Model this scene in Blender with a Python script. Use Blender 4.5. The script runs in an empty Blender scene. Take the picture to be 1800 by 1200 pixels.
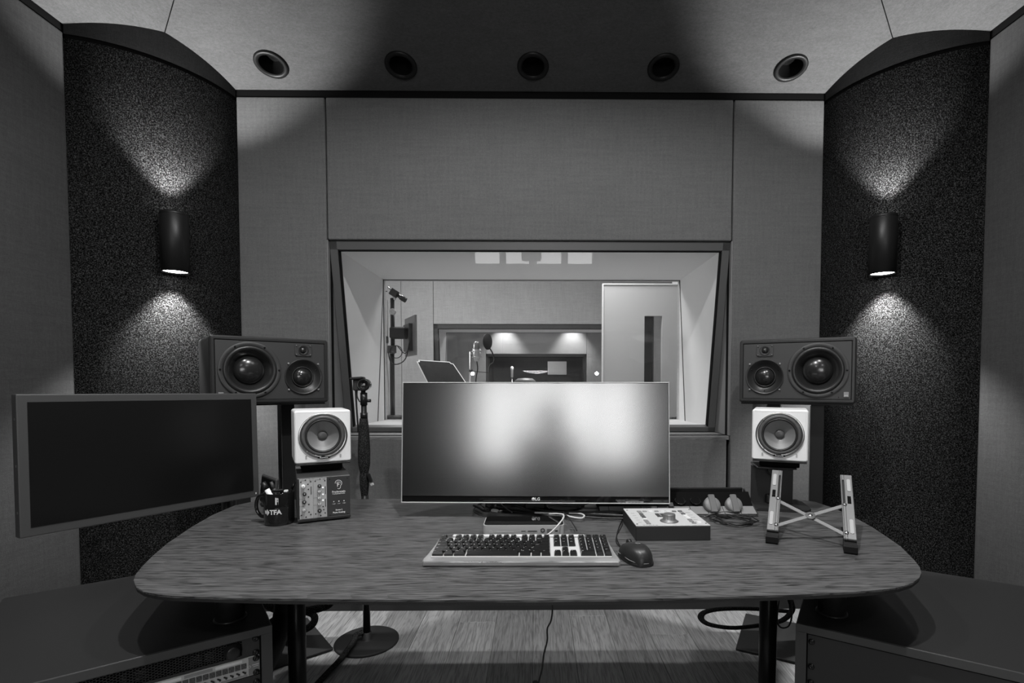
import bpy, bmesh, math, random
from mathutils import Matrix, Vector, Euler
random.seed(7)
S = bpy.context.scene
COL = S.collection
R = math.radians
PI = math.pi

# ------------------------------------------------------------------ camera, light, exposure
CAM_Z = 1.155
F = 900.0                       # focal length in pixels of the 1800 px wide frame
CX, CY = 953.0, 706.0           # principal point (lens shift)
cam_data = bpy.data.cameras.new('camera')
cam = bpy.data.objects.new('camera', cam_data)
COL.objects.link(cam)
cam_data.sensor_width = 36.0
cam_data.lens = 36.0 * F / 1800.0
cam_data.shift_x = -(CX - 900) / 1800.0
cam_data.shift_y = (CY - 600) / 1800.0
cam_data.clip_start = 0.02
cam.location = (0, 0, CAM_Z)
cam.rotation_euler = Euler((R(90 - 2.1), 0, R(-0.65)), 'XYZ')
S.camera = cam
S.view_settings.view_transform = 'Standard'
S.view_settings.look = 'None'
S.view_settings.gamma = 1.0
S.view_settings.exposure = 0.0
S.view_settings.use_curve_mapping = False

world = bpy.data.worlds.new('world')
S.world = world
world.use_nodes = True
world.node_tree.nodes['Background'].inputs[0].default_value = (1, 1, 1, 1)
world.node_tree.nodes['Background'].inputs[1].default_value = 0.02

K_DOWN_B = 135      # central downlight, W
K_DOWN_A = 58      # pair of downlights towards the front
K_REAR = 20        # rear pair
K_SCONCE_UP = 72
K_SCONCE_DN = 88
K_SIDE = 22
K_WINDOW = 7.5     # radiance of the daylit window behind the camera
K_LIVE = 42
K_REVEAL_FILL = 105
K_BOOTH = 170

def lamp(name, kind, loc, energy, rot=(0, 0, 0), size=0.1, size_y=None, angle=None, blend=0.3, radius=0.03, parent=None):
    l = bpy.data.lights.new(name, kind)
    l.energy = energy
    if kind == 'AREA':
        l.size = size
        if size_y:
            l.shape = 'RECTANGLE'; l.size_y = size_y
        else:
            l.shape = 'DISK'
    if kind == 'SPOT':
        l.spot_size = R(angle); l.spot_blend = blend; l.shadow_soft_size = radius
    if kind == 'POINT':
        l.shadow_soft_size = radius
    o = bpy.data.objects.new(name, l)
    COL.objects.link(o)
    o.location = loc; o.rotation_euler = rot
    if parent: o.parent = parent
    return o

_cr = cam.rotation_euler.to_matrix()
def ray(x, y):
    return _cr @ Vector(((x - CX) / F, (CY - y) / F, -1.0))
def at_z(x, y, z):
    d = ray(x, y); t = (z - CAM_Z) / d.z
    return Vector((0, 0, CAM_Z)) + d * t
def at_y(x, y, Y):
    d = ray(x, y); t = Y / d.y
    return Vector((0, 0, CAM_Z)) + d * t

# ------------------------------------------------------------------ materials
def _new(name):
    m = bpy.data.materials.new(name); m.use_nodes = True
    nt = m.node_tree
    return m, nt, nt.nodes['Principled BSDF']
def g4(v): return (v, v, v, 1)
def plain(name, v, rough=0.5, metal=0.0, ior=1.5, coat=0.0, bump=0.0, bscale=400, var=0.0, spec=0.5):
    m, nt, b = _new(name)
    b.inputs['Specular IOR Level'].default_value = spec
    b.inputs['Base Color'].default_value = g4(v)
    b.inputs['Roughness'].default_value = rough
    b.inputs['Metallic'].default_value = metal
    b.inputs['IOR'].default_value = ior
    b.inputs['Coat Weight'].default_value = coat
    tc = nt.nodes.new('ShaderNodeTexCoord')
    n = nt.nodes.new('ShaderNodeTexNoise'); n.inputs['Scale'].default_value = bscale
    n.inputs['Detail'].default_value = 3
    nt.links.new(tc.outputs['Object'], n.inputs['Vector'])
    if bump > 0:
        bp = nt.nodes.new('ShaderNodeBump'); bp.inputs['Strength'].default_value = bump
        bp.inputs['Distance'].default_value = 0.001
        nt.links.new(n.outputs['Fac'], bp.inputs['Height'])
        nt.links.new(bp.outputs['Normal'], b.inputs['Normal'])
    if var <= 0: var = 0.06
    r = nt.nodes.new('ShaderNodeMapRange')
    r.inputs['To Min'].default_value = v * (1 - var); r.inputs['To Max'].default_value = v * (1 + var)
    nt.links.new(n.outputs['Fac'], r.inputs['Value'])
    nt.links.new(r.outputs[0], b.inputs['Base Color'])
    return m
def mathn(nt, op, a, b_):
    n = nt.nodes.new('ShaderNodeMath'); n.operation = op
    for i, v in enumerate((a, b_)):
        if isinstance(v, (int, float)): n.inputs[i].default_value = v
        else: nt.links.new(v, n.inputs[i])
    return n.outputs[0]
def noise(nt, vec, scale, detail=2, rough=0.5, dist=0.0):
    n = nt.nodes.new('ShaderNodeTexNoise')
    n.inputs['Scale'].default_value = scale; n.inputs['Detail'].default_value = detail
    n.inputs['Roughness'].default_value = rough; n.inputs['Distortion'].default_value = dist
    nt.links.new(vec, n.inputs['Vector'])
    return n.outputs['Fac']
def mapping(nt, vec, scale, rot=(0, 0, 0)):
    n = nt.nodes.new('ShaderNodeMapping'); n.inputs['Scale'].default_value = scale
    n.inputs['Rotation'].default_value = rot
    nt.links.new(vec, n.inputs['Vector'])
    return n.outputs[0]
def mrange(nt, val, a, b_, c, d, smooth=False):
    r = nt.nodes.new('ShaderNodeMapRange')
    if smooth: r.interpolation_type = 'SMOOTHSTEP'
    for k, v in (('From Min', a), ('From Max', b_), ('To Min', c), ('To Max', d)):
        r.inputs[k].default_value = v
    nt.links.new(val, r.inputs['Value'])
    return r.outputs[0]
def fabric(name, v, contrast=0.16):
    """woven acoustic cloth: crossed thread noise and faint slubs"""
    m, nt, b = _new(name)
    tc = nt.nodes.new('ShaderNodeTexCoord').outputs['Object']
    a = noise(nt, mapping(nt, tc, (60, 60, 420)), 1.0, 2)
    c = noise(nt, mapping(nt, tc, (420, 420, 60)), 1.0, 2)
    f = noise(nt, tc, 300, 2)
    s = mathn(nt, 'ADD', mathn(nt, 'ADD', a, c), f)
    fac = mrange(nt, s, 1.15, 1.85, v * (1 - contrast), v * (1 + contrast))
    big = mrange(nt, noise(nt, tc, 1.6, 2), 0.3, 0.7, 0.96, 1.04)
    streak = mrange(nt, mathn(nt, 'ADD', noise(nt, mapping(nt, tc, (90, 90, 7)), 1.0, 2), noise(nt, mapping(nt, tc, (7, 7, 90)), 1.0, 2)), 0.7, 1.3, 0.92, 1.08)
    nt.links.new(mathn(nt, 'MULTIPLY', mathn(nt, 'MULTIPLY', fac, big), streak), b.inputs['Base Color'])
    b.inputs['Roughness'].default_value = 0.95
    b.inputs['Specular IOR Level'].default_value = 0.1
    bp = nt.nodes.new('ShaderNodeBump'); bp.inputs['Strength'].default_value = 0.25; bp.inputs['Distance'].default_value = 0.002
    nt.links.new(s, bp.inputs['Height']); nt.links.new(bp.outputs['Normal'], b.inputs['Normal'])
    return m
def felt(name, lo, hi, scale=230):
    m, nt, b = _new(name)
    tc = nt.nodes.new('ShaderNodeTexCoord').outputs['Object']
    n = noise(nt, tc, scale, 4, 0.75)
    fac = mrange(nt, n, 0.48, 0.70, lo, hi)
    nt.links.new(fac, b.inputs['Base Color'])
    b.inputs['Roughness'].default_value = 0.9
    b.inputs['Specular IOR Level'].default_value = 0.08
    bp = nt.nodes.new('ShaderNodeBump'); bp.inputs['Strength'].default_value = 0.6; bp.inputs['Distance'].default_value = 0.004
    nt.links.new(n, bp.inputs['Height']); nt.links.new(bp.outputs['Normal'], b.inputs['Normal'])
    return m
def wood(name, lo, hi, axis=0, rough=0.4, rnd=False, fine=1.0):
    m, nt, b = _new(name)
    tc = nt.nodes.new('ShaderNodeTexCoord').outputs['Object']
    vec = tc
    if rnd:
        oi = nt.nodes.new('ShaderNodeObjectInfo')
        va = nt.nodes.new('ShaderNodeVectorMath'); va.operation = 'ADD'
        sc = nt.nodes.new('ShaderNodeVectorMath'); sc.operation = 'SCALE'
        cb = nt.nodes.new('ShaderNodeCombineXYZ')
        for i in range(3): nt.links.new(oi.outputs['Random'], cb.inputs[i])
        nt.links.new(cb.outputs[0], sc.inputs[0]); sc.inputs['Scale'].default_value = 37.0
        nt.links.new(tc, va.inputs[0]); nt.links.new(sc.outputs[0], va.inputs[1]); vec = va.outputs[0]
    def sc3(along, across):
        return (along, across, across) if axis == 0 else (across, along, across)
    warp = noise(nt, mapping(nt, vec, sc3(0.8, 8)), 1.0, 2, 0.5, 0.3)
    rings = mathn(nt, 'FRACT', mathn(nt, 'MULTIPLY', warp, 24.0), 0)
    ring = mrange(nt, mathn(nt, 'POWER', rings, 3.0), 0.0, 1.0, 1.0, 0.0)
    grain = noise(nt, mapping(nt, vec, sc3(5 * fine, 170 * fine)), 1.0, 3, 0.65)
    pores = noise(nt, mapping(nt, vec, sc3(22 * fine, 420 * fine)), 1.0, 1, 0.5)
    tone = mathn(nt, 'ADD', mathn(nt, 'MULTIPLY', grain, 0.75), mathn(nt, 'MULTIPLY', ring, 0.17))
    tone = mathn(nt, 'ADD', tone, mathn(nt, 'MULTIPLY', mrange(nt, pores, 0.40, 0.52, 0.0, 1.0), 0.30))
    val = mrange(nt, tone, 0.40, 0.98, lo, hi)
    if rnd:
        val = mathn(nt, 'MULTIPLY', val, mrange(nt, oi.outputs['Random'], 0, 1, 0.78, 1.25))
    nt.links.new(val, b.inputs['Base Color'])
    b.inputs['Roughness'].default_value = rough
    bp = nt.nodes.new('ShaderNodeBump'); bp.inputs['Strength'].default_value = 0.12; bp.inputs['Distance'].default_value = 0.001
    nt.links.new(tone, bp.inputs['Height']); nt.links.new(bp.outputs['Normal'], b.inputs['Normal'])
    return m
def emit(name, v, strength):
    m = bpy.data.materials.new(name); m.use_nodes = True
    nt = m.node_tree; nt.nodes.clear()
    o = nt.nodes.new('ShaderNodeOutputMaterial'); e = nt.nodes.new('ShaderNodeEmission')
    e.inputs[0].default_value = g4(v); e.inputs[1].default_value = strength
    nt.links.new(e.outputs[0], o.inputs[0])
    return m
def glass(name, tint=0.93, ior=1.5):
    """thin window pane: fresnel mirror over clear transmission"""
    m = bpy.data.materials.new(name); m.use_nodes = True
    nt = m.node_tree; nt.nodes.clear()
    o = nt.nodes.new('ShaderNodeOutputMaterial')
    t = nt.nodes.new('ShaderNodeBsdfTransparent'); t.inputs[0].default_value = g4(tint)
    gl = nt.nodes.new('ShaderNodeBsdfGlossy'); gl.inputs['Roughness'].default_value = 0.0
    fr = nt.nodes.new('ShaderNodeFresnel'); geo = nt.nodes.new('ShaderNodeNewGeometry')
    nt.links.new(mrange(nt, geo.outputs['Backfacing'], 0, 1, ior, 1.0 / ior), fr.inputs[0])
    mx = nt.nodes.new('ShaderNodeMixShader')
    nt.links.new(fr.outputs[0], mx.inputs[0]); nt.links.new(t.outputs[0], mx.inputs[1]); nt.links.new(gl.outputs[0], mx.inputs[2])
    nt.links.new(mx.outputs[0], o.inputs[0])
    return m
def acrylic(name):
    m = bpy.data.materials.new(name); m.use_nodes = True
    nt = m.node_tree; b = nt.nodes['Principled BSDF']
    b.inputs['Base Color'].default_value = g4(0.42); b.inputs['Roughness'].default_value = 0.08
    b.inputs['Coat Weight'].default_value = 0.6
    o = nt.nodes['Material Output']
    t = nt.nodes.new('ShaderNodeBsdfTransparent'); t.inputs[0].default_value = g4(0.92)
    lw = nt.nodes.new('ShaderNodeLayerWeight'); lw.inputs[0].default_value = 0.5
    mx = nt.nodes.new('ShaderNodeMixShader')
    tc = nt.nodes.new('ShaderNodeTexCoord').outputs['Object']
    f = mrange(nt, noise(nt, mapping(nt, tc, (9, 30, 30)), 1.0, 2), 0.3, 0.7, 0.35, 0.8)
    nt.links.new(mathn(nt, 'MAXIMUM', f, lw.outputs['Facing']), mx.inputs[0])
    nt.links.new(t.outputs[0], mx.inputs[1]); nt.links.new(b.outputs[0], mx.inputs[2])
    nt.links.new(mx.outputs[0], o.inputs[0])
    return m

M = {
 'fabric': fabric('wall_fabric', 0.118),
 'fabric_shaded': fabric('wall_fabric_shaded', 0.054),  # front wall cloth again, its dimmer light put into a darker colour
 'fascia': fabric('fascia_fabric', 0.03),  # ceiling cloth toned down: shade on the fascia is in its colour
 'fabric_ceiling': fabric('ceiling_fabric', 0.088),
 'felt': felt('dark_felt', 0.0003, 0.074),
 'black_gap': plain('black_gap', 0.005, 0.9, spec=0.1),
 'sconce_black': plain('sconce_black', 0.008, 0.45, spec=0.3),
 'rubber_dark': plain('rubber_dark', 0.008, 0.6, spec=0.2),
 'black': plain('satin_black', 0.012, 0.35),
 'black_matte': plain('matte_black', 0.014, 0.6, bump=0.1),
 'black_gloss': plain('gloss_black', 0.008, 0.06, coat=0.5),
 'screw_black': plain('screw_black', 0.03, 0.25, 0.6),
 'black_metal': plain('black_metal', 0.02, 0.3, 0.3),
 'cabinet': plain('cabinet_black', 0.022, 0.42, bump=0.15, bscale=900),
 'edge_grey': plain('edge_band', 0.05, 0.45),
 'desk': wood('desk_oak', 0.012, 0.150, 0, 0.38),
 'desk_edge': plain('desk_edge', 0.02, 0.5, bump=0.4, bscale=300, var=0.5),
 'plank': wood('floor_oak', 0.17, 0.36, 1, 0.42, True, 0.5),
 'subfloor': plain('subfloor', 0.05, 0.8),
 'speaker_black': plain('speaker_lacquer', 0.022, 0.38, bump=0.05),
 'baffle': plain('baffle_black', 0.036, 0.45, bump=0.25, bscale=1200),
 'rubber': plain('rubber', 0.018, 0.38),
 'cone_black': plain('coated_cone', 0.016, 0.24, coat=0.4),
 'cone_grey': plain('paper_cone', 0.19, 0.45, bump=0.2, bscale=500),
 'chrome': plain('brushed_ring', 0.42, 0.28, 1.0),
 'white': plain('white_lacquer', 0.90, 0.30),
 'steel': plain('steel', 0.38, 0.3, 1.0),
 'alu': plain('anodised_aluminium', 0.20, 0.5, 0.35),
 'alu_pad': plain('silicone_pad', 0.40, 0.5),
 'silver': plain('silver_face', 0.50, 0.4, 0.25),
 'dock_silver': plain('dock_aluminium', 0.52, 0.40, 0.1),
 'panel_dark': plain('panel_dark', 0.04, 0.4),
 'knob_dark': plain('knob_dark', 0.03, 0.35),
 'knob_grey': plain('knob_grey', 0.22, 0.38, 0.5),
 'print_white': plain('print_white', 0.75, 0.5),
 'print_dark': plain('print_dark', 0.05, 0.5),
 'button_mid': plain('button_mid', 0.25, 0.4),
 'button_dark': plain('button_dark', 0.08, 0.4),
 'led': emit('lit_led', 1.0, 0.95),
 'bezel': plain('bezel_grey', 0.058, 0.4),
 'screen_off': plain('screen_matte_off', 0.005, 0.3),
 'screen': plain('screen_anti_glare', 0.006, 0.19, ior=2.5, var=0.001),
 'frame_grey': plain('window_frame_grey', 0.075, 0.4),
 'reveal': plain('painted_reveal', 0.16, 0.6),
 'booth_wall': plain('booth_paint', 0.68, 0.7),
 'booth_floor': plain('booth_floor', 0.5, 0.6),
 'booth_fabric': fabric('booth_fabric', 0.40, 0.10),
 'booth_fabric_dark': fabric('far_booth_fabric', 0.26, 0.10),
 'door_white': plain('door_laminate', 0.62, 0.45),
 'glass': glass('window_glass'),
 'key': plain('key_black', 0.010, 0.26),
 'acrylic': acrylic('clear_acrylic'),
 'controller_top': plain('controller_top', 0.55, 0.45),
 'tray': plain('keyboard_tray', 0.62, 0.35),
 'cable': plain('cable_black', 0.014, 0.45),
 'cable_grey': plain('cable_grey', 0.09, 0.5),
 'cable_white': plain('cable_white', 0.6, 0.4),
 'braid': felt('braided_sleeve', 0.003, 0.16, 420),
 'plug_grey': plain('plug_grey', 0.20, 0.45),
 'plug_band': plain('plug_band', 0.14, 0.5),
 'socket_light': plain('socket_strip', 0.24, 0.45),
 'lens': emit('lamp_lens', 1.0, 14.0),
 'daylight': emit('daylit_pane', 1.0, K_WINDOW),
 'led_panel': emit('ceiling_light_panel', 1.0, 2.5),
 'pad_felt': felt('stand_pad_felt', 0.03, 0.12, 300),
}

# ------------------------------------------------------------------ mesh helpers
def box(bm, c, s, bev=0.0, rot=None, seg=1):
    """axis aligned box, centre c, full size s, optional bevel and rotation matrix about its centre"""
    t = bmesh.new()
    bmesh.ops.create_cube(t, size=1.0)
    for v in t.verts: v.co = Vector((v.co.x * s[0], v.co.y * s[1], v.co.z * s[2]))
    if bev > 0:
        bmesh.ops.bevel(t, geom=list(t.edges) , offset=min(bev, min(s) * 0.45), segments=seg, affect='EDGES', profile=0.6)
    for v in t.verts:
        if rot is not None: v.co = rot @ v.co
        v.co += Vector(c)
    join(bm, t)
def join(bm, t, mi=0):
    vm = {}
    for v in t.verts: vm[v] = bm.verts.new(v.co)
    for f in t.faces:
        try:
            nf = bm.faces.new([vm[v] for v in f.verts]); nf.smooth = f.smooth
            nf.material_index = mi if mi else f.material_index
        except ValueError: pass
    t.free()
AX = {'x': Matrix.Rotation(PI / 2, 3, 'Y'), 'y': Matrix.Rotation(-PI / 2, 3, 'X'), 'z': Matrix.Identity(3),
      '-y': Matrix.Rotation(PI / 2, 3, 'X')}
def lathe(bm, prof, c=(0, 0, 0), axis='z', n=32, sx=1.0, rot=None):
    """revolve (r, h) profile about the axis; '-y' makes h grow towards the viewer"""
    m = rot if rot is not None else AX[axis]
    rings = []
    for r, h in prof:
        if r <= 1e-6:
            rings.append([bm.verts.new(m @ Vector((0, 0, h)) + Vector(c))])
        else:
            rings.append([bm.verts.new(m @ Vector((r * math.cos(2 * PI * i / n) * sx, r * math.sin(2 * PI * i / n), h)) + Vector(c)) for i in range(n)])
    for a, b in zip(rings, rings[1:]):
        for i in range(n):
            j = (i + 1) % n
            try:
                if len(a) == 1 and len(b) == 1: continue
                if len(a) == 1: f = bm.faces.new((a[0], b[i], b[j]))
                elif len(b) == 1: f = bm.faces.new((a[i], b[0], a[j]))
                else: f = bm.faces.new((a[i], b[i], b[j], a[j]))
                f.smooth = True
            except ValueError: pass
def cyl(bm, c, r, h, axis='z', n=24, r2=None, rot=None):
    """solid cylinder starting at c, going h along the axis"""
    lathe(bm, [(0, 0), (r, 0), (r if r2 is None else r2, h), (0, h)], c, axis, n, rot=rot)
def catmull(pts, k=8):
    P = [Vector(p) for p in pts]
    if len(P) < 3: return P
    P = [2 * P[0] - P[1]] + P + [2 * P[-1] - P[-2]]
    out = []
    for i in range(1, len(P) - 2):
        for j in range(k):
            t = j / k
            a, b, c, d = P[i - 1], P[i], P[i + 1], P[i + 2]
            out.append(0.5 * ((2 * b) + (c - a) * t + (2 * a - 5 * b + 4 * c - d) * t * t + (3 * b - a - 3 * c + d) * t ** 3))
    out.append(P[-2])
    return out
def tube(bm, pts, r, n=8, smooth=True, k=8, flat=1.0, cap=True):
    P = catmull(pts, k) if smooth else [Vector(p) for p in pts]
    rr = r if callable(r) else (lambda t: r)
    prev = None; rings = []
    for i, p in enumerate(P):
        d = (P[min(i + 1, len(P) - 1)] - P[max(i - 1, 0)])
        if d.length < 1e-9: d = Vector((0, 0, 1))
        d.normalize()
        if prev is None:
            u = d.cross(Vector((0, 0, 1)))
            if u.length < 0.05: u = d.cross(Vector((0, 1, 0)))
        else:
            u = prev - d * prev.dot(d)
        u.normalize(); prev = u
        w = d.cross(u)
        q = rr(i / max(1, len(P) - 1))
        rings.append([bm.verts.new(p + u * (q * math.cos(2 * PI * a / n)) + w * (q * flat * math.sin(2 * PI * a / n))) for a in range(n)])
    for a, b in zip(rings, rings[1:]):
        for i in range(n):
            j = (i + 1) % n
            f = bm.faces.new((a[i], a[j], b[j], b[i])); f.smooth = True
    if cap:
        bm.faces.new(rings[0][::-1]); bm.faces.new(rings[-1])
def prism(bm, pts, z0, z1, bev=0.0, seg=2):
    """vertical prism over a plan outline"""
    t = bmesh.new()
    a = [t.verts.new((p[0], p[1], z0)) for p in pts]
    b = [t.verts.new((p[0], p[1], z1)) for p in pts]
    t.faces.new(a[::-1]); top = t.faces.new(b)
    n = len(pts)
    for i in range(n):
        t.faces.new((a[i], a[(i + 1) % n], b[(i + 1) % n], b[i]))
    if bev > 0:
        bmesh.ops.bevel(t, geom=list(top.edges), offset=bev, segments=seg, affect='EDGES', profile=0.5)
    join(bm, t)
def plate(bm, pts, y0, y1):
    """prism over an outline in the XZ plane, from y0 to y1"""
    a = [bm.verts.new((p[0], y0, p[1])) for p in pts]
    b = [bm.verts.new((p[0], y1, p[1])) for p in pts]
    bm.faces.new(a); bm.faces.new(b[::-1])
    n = len(pts)
    for i in range(n):
        bm.faces.new((a[i], b[i], b[(i + 1) % n], a[(i + 1) % n]))
def rrect(w, h, r, n=5, cx=0, cy=0):
    out = []
    for sx, sy, a0 in ((1, 1, 0), (-1, 1, 90), (-1, -1, 180), (1, -1, 270)):
        for i in range(n + 1):
            a = R(a0 + 90 * i / n)
            out.append((cx + sx * (w / 2 - r) + r * math.cos(a), cy + sy * (h / 2 - r) + r * math.sin(a)))
    return out
def loft(bm, loops, cap_last=True, smooth=False):
    """loops: lists of equal length of 3D points, joined in order"""
    rr = [[bm.verts.new(p) for p in L] for L in loops]
    n = len(rr[0])
    for a, b in zip(rr, rr[1:]):
        for i in range(n):
            f = bm.faces.new((a[i], a[(i + 1) % n], b[(i + 1) % n], b[i])); f.smooth = smooth
    if cap_last: bm.faces.new(rr[-1])
def shell_box(bm, W, H, D, rad, rim, inner, back=None):
    """rounded speaker cabinet standing on z=0, open at the front inside a rim; depth along +y"""
    def L(ins, y, r): return [(p[0], y, p[1]) for p in rrect(W - 2 * ins, H - 2 * ins, max(r - ins, 0.001), 5, 0, H / 2)]
    loft(bm, [L(inner, 0.045, rad), L(inner, rim, rad), L(inner * 0.8, 0.0, rad), L(rad * 0.55, 0.0, rad), L(rad * 0.16, rad * 0.30, rad), L(0, rad, rad), L(0, D - rad, rad), L(rad * 0.3, D - rad * 0.3, rad), L(rad, D, rad)])
def holed_plate(bm, outline, holes, y):
    """flat plate in the XZ plane at y with round holes (x, z, r)"""
    es = []
    def loop(ps):
        vs = [bm.verts.new((q[0], y, q[1])) for q in ps]
        return [bm.edges.new((vs[i], vs[(i + 1) % len(vs)])) for i in range(len(vs))]
    es += loop(outline)
    for hx_, hz_, hr in holes: es += loop([(hx_ + hr * math.cos(k * PI / 32), hz_ + hr * math.sin(k * PI / 32)) for k in range(64)])
    bmesh.ops.triangle_fill(bm, use_beauty=True, edges=es, normal=(0, -1, 0))
def quad(bm, pts):
    return bm.faces.new([bm.verts.new(p) for p in pts])
def text_into(bm, s, size, c, depth=0.0003, mi=0, rot=None, align='CENTER', bold=0.0):
    """writing standing in the XZ plane facing -y, centred at c"""
    cu = bpy.data.curves.new('writing', 'FONT'); cu.body = s; cu.size = size
    cu.align_x = align; cu.align_y = 'CENTER'; cu.extrude = depth; cu.resolution_u = 2; cu.offset = bold
    o = bpy.data.objects.new('writing', cu); COL.objects.link(o)
    dg = bpy.context.evaluated_depsgraph_get()
    me = bpy.data.meshes.new_from_object(o.evaluated_get(dg))
    bpy.data.objects.remove(o); bpy.data.curves.remove(cu)
    up = Matrix.Rotation(PI / 2, 3, 'X')
    vs = []
    for v in me.vertices:
        p = up @ v.co
        if rot is not None: p = rot @ p
        vs.append(bm.verts.new(p + Vector(c)))
    for p in me.polygons:
        try:
            f = bm.faces.new([vs[i] for i in p.vertices]); f.material_index = mi
        except ValueError: pass
    bpy.data.meshes.remove(me)
def obj(name, bm, m, parent=None, loc=None, rot=None, recalc=True):
    if recalc: bmesh.ops.recalc_face_normals(bm, faces=bm.faces)
    me = bpy.data.meshes.new(name)
    bm.to_mesh(me); bm.free()
    for x in (m if isinstance(m, (list, tuple)) else [m]):
        me.materials.append(M[x] if isinstance(x, str) else x)
    o = bpy.data.objects.new(name, me); COL.objects.link(o)
    if parent: o.parent = parent
    if loc: o.location = loc
    if rot: o.rotation_euler = rot
    return o
def B(): return bmesh.new()
def tag(o, label, cat, group=None):
    o['label'] = label; o['category'] = cat
    if group: o['group'] = group
    return o
def thing(name, label, cat, loc=(0, 0, 0), rz=0.0, group=None):
    o = bpy.data.objects.new(name, None); COL.objects.link(o)
    o.empty_display_size = 0.05
    o.location = loc; o.rotation_euler = (0, 0, rz)
    return tag(o, label, cat, group)
def struct(name, bm, m, parent=None, label=None):
    o = obj(name, bm, m, parent)
    if parent is None: o['kind'] = 'structure'
    if label: o['label'] = label
    return o
def struct_empty(name, label=None):
    o = bpy.data.objects.new(name, None); COL.objects.link(o); o['kind'] = 'structure'
    if label: o['label'] = label
    return o
def bx(name, c, s, m, parent, bev=0.0, rot=None):
    b = B(); box(b, c, s, bev, rot); return obj(name, b, m, parent)
def copy_tree(o, parent=None):
    c = o.copy(); COL.objects.link(c); c.parent = parent
    for ch in list(o.children): copy_tree(ch, c)
    return c

# ================================================================== THE CONTROL ROOM
XL, XR, YF, YB = -1.91, 1.87, 2.60, -2.60
XM = (XL + XR) / 2
ZT = 2.602                      # where the ceiling cloud starts above the wall
SL = 0.287
CC = (XL - 0.12, 2.68); CR = 0.55
def mirx(x): return 2 * XM - x

# floor: oak planks running towards the window
fl = B(); box(fl, (XM, 0, -0.06), (4.4, 5.6, 0.08)); floor = struct('floor', fl, 'subfloor', label='floor of pale oak planks')
PW = 0.18
k0 = math.floor((XL - 0.165) / PW)
x = 0.165 + PW * k0
stag = {0: 2.31, 1: 2.50, -1: 2.42, 2: 1.9, 3: 2.2}
col_i = 0
while x < XR + 0.25:
    a, b = max(x, XL - 0.25), min(x + PW, XR + 0.25)
    idx = round((x - 0.165) / PW)
    joint = {2: 2.31, 0: 2.50, -3: 2.44, -5: 2.2, 4: 2.36}.get(idx, 0.6 + ((idx * 7) % 11) * 0.13)
    ys = [YF + 0.2]
    y = joint
    while y > YB - 0.1:
        ys.append(y); y -= 1.9
    ys.append(YB - 0.1)
    for y1, y0 in zip(ys, ys[1:]):
        if y1 - y0 < 0.02: continue
        t = B(); box(t, (0, 0, -0.01), (b - a - 0.0012, y1 - y0 - 0.0012, 0.02), 0.0007)
        obj('plank', t, 'plank', floor, ((a + b) / 2, (y0 + y1) / 2, 0))
    x += PW

# column curve
def arc(a0, a1, n, r=CR, mir=False):
    out = []
    for i in range(n + 1):
        a = a0 + (a1 - a0) * i / n
        px, py = CC[0] + r * math.cos(a), CC[1] + r * math.sin(a)
        out.append((mirx(px) if mir else px, py))
    return out
A_FRONT = math.asin((YF - CC[1]) / CR)                    # on the front wall
A_SIDE = -math.acos((XL - CC[0]) / CR)                     # on the side wall
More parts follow.
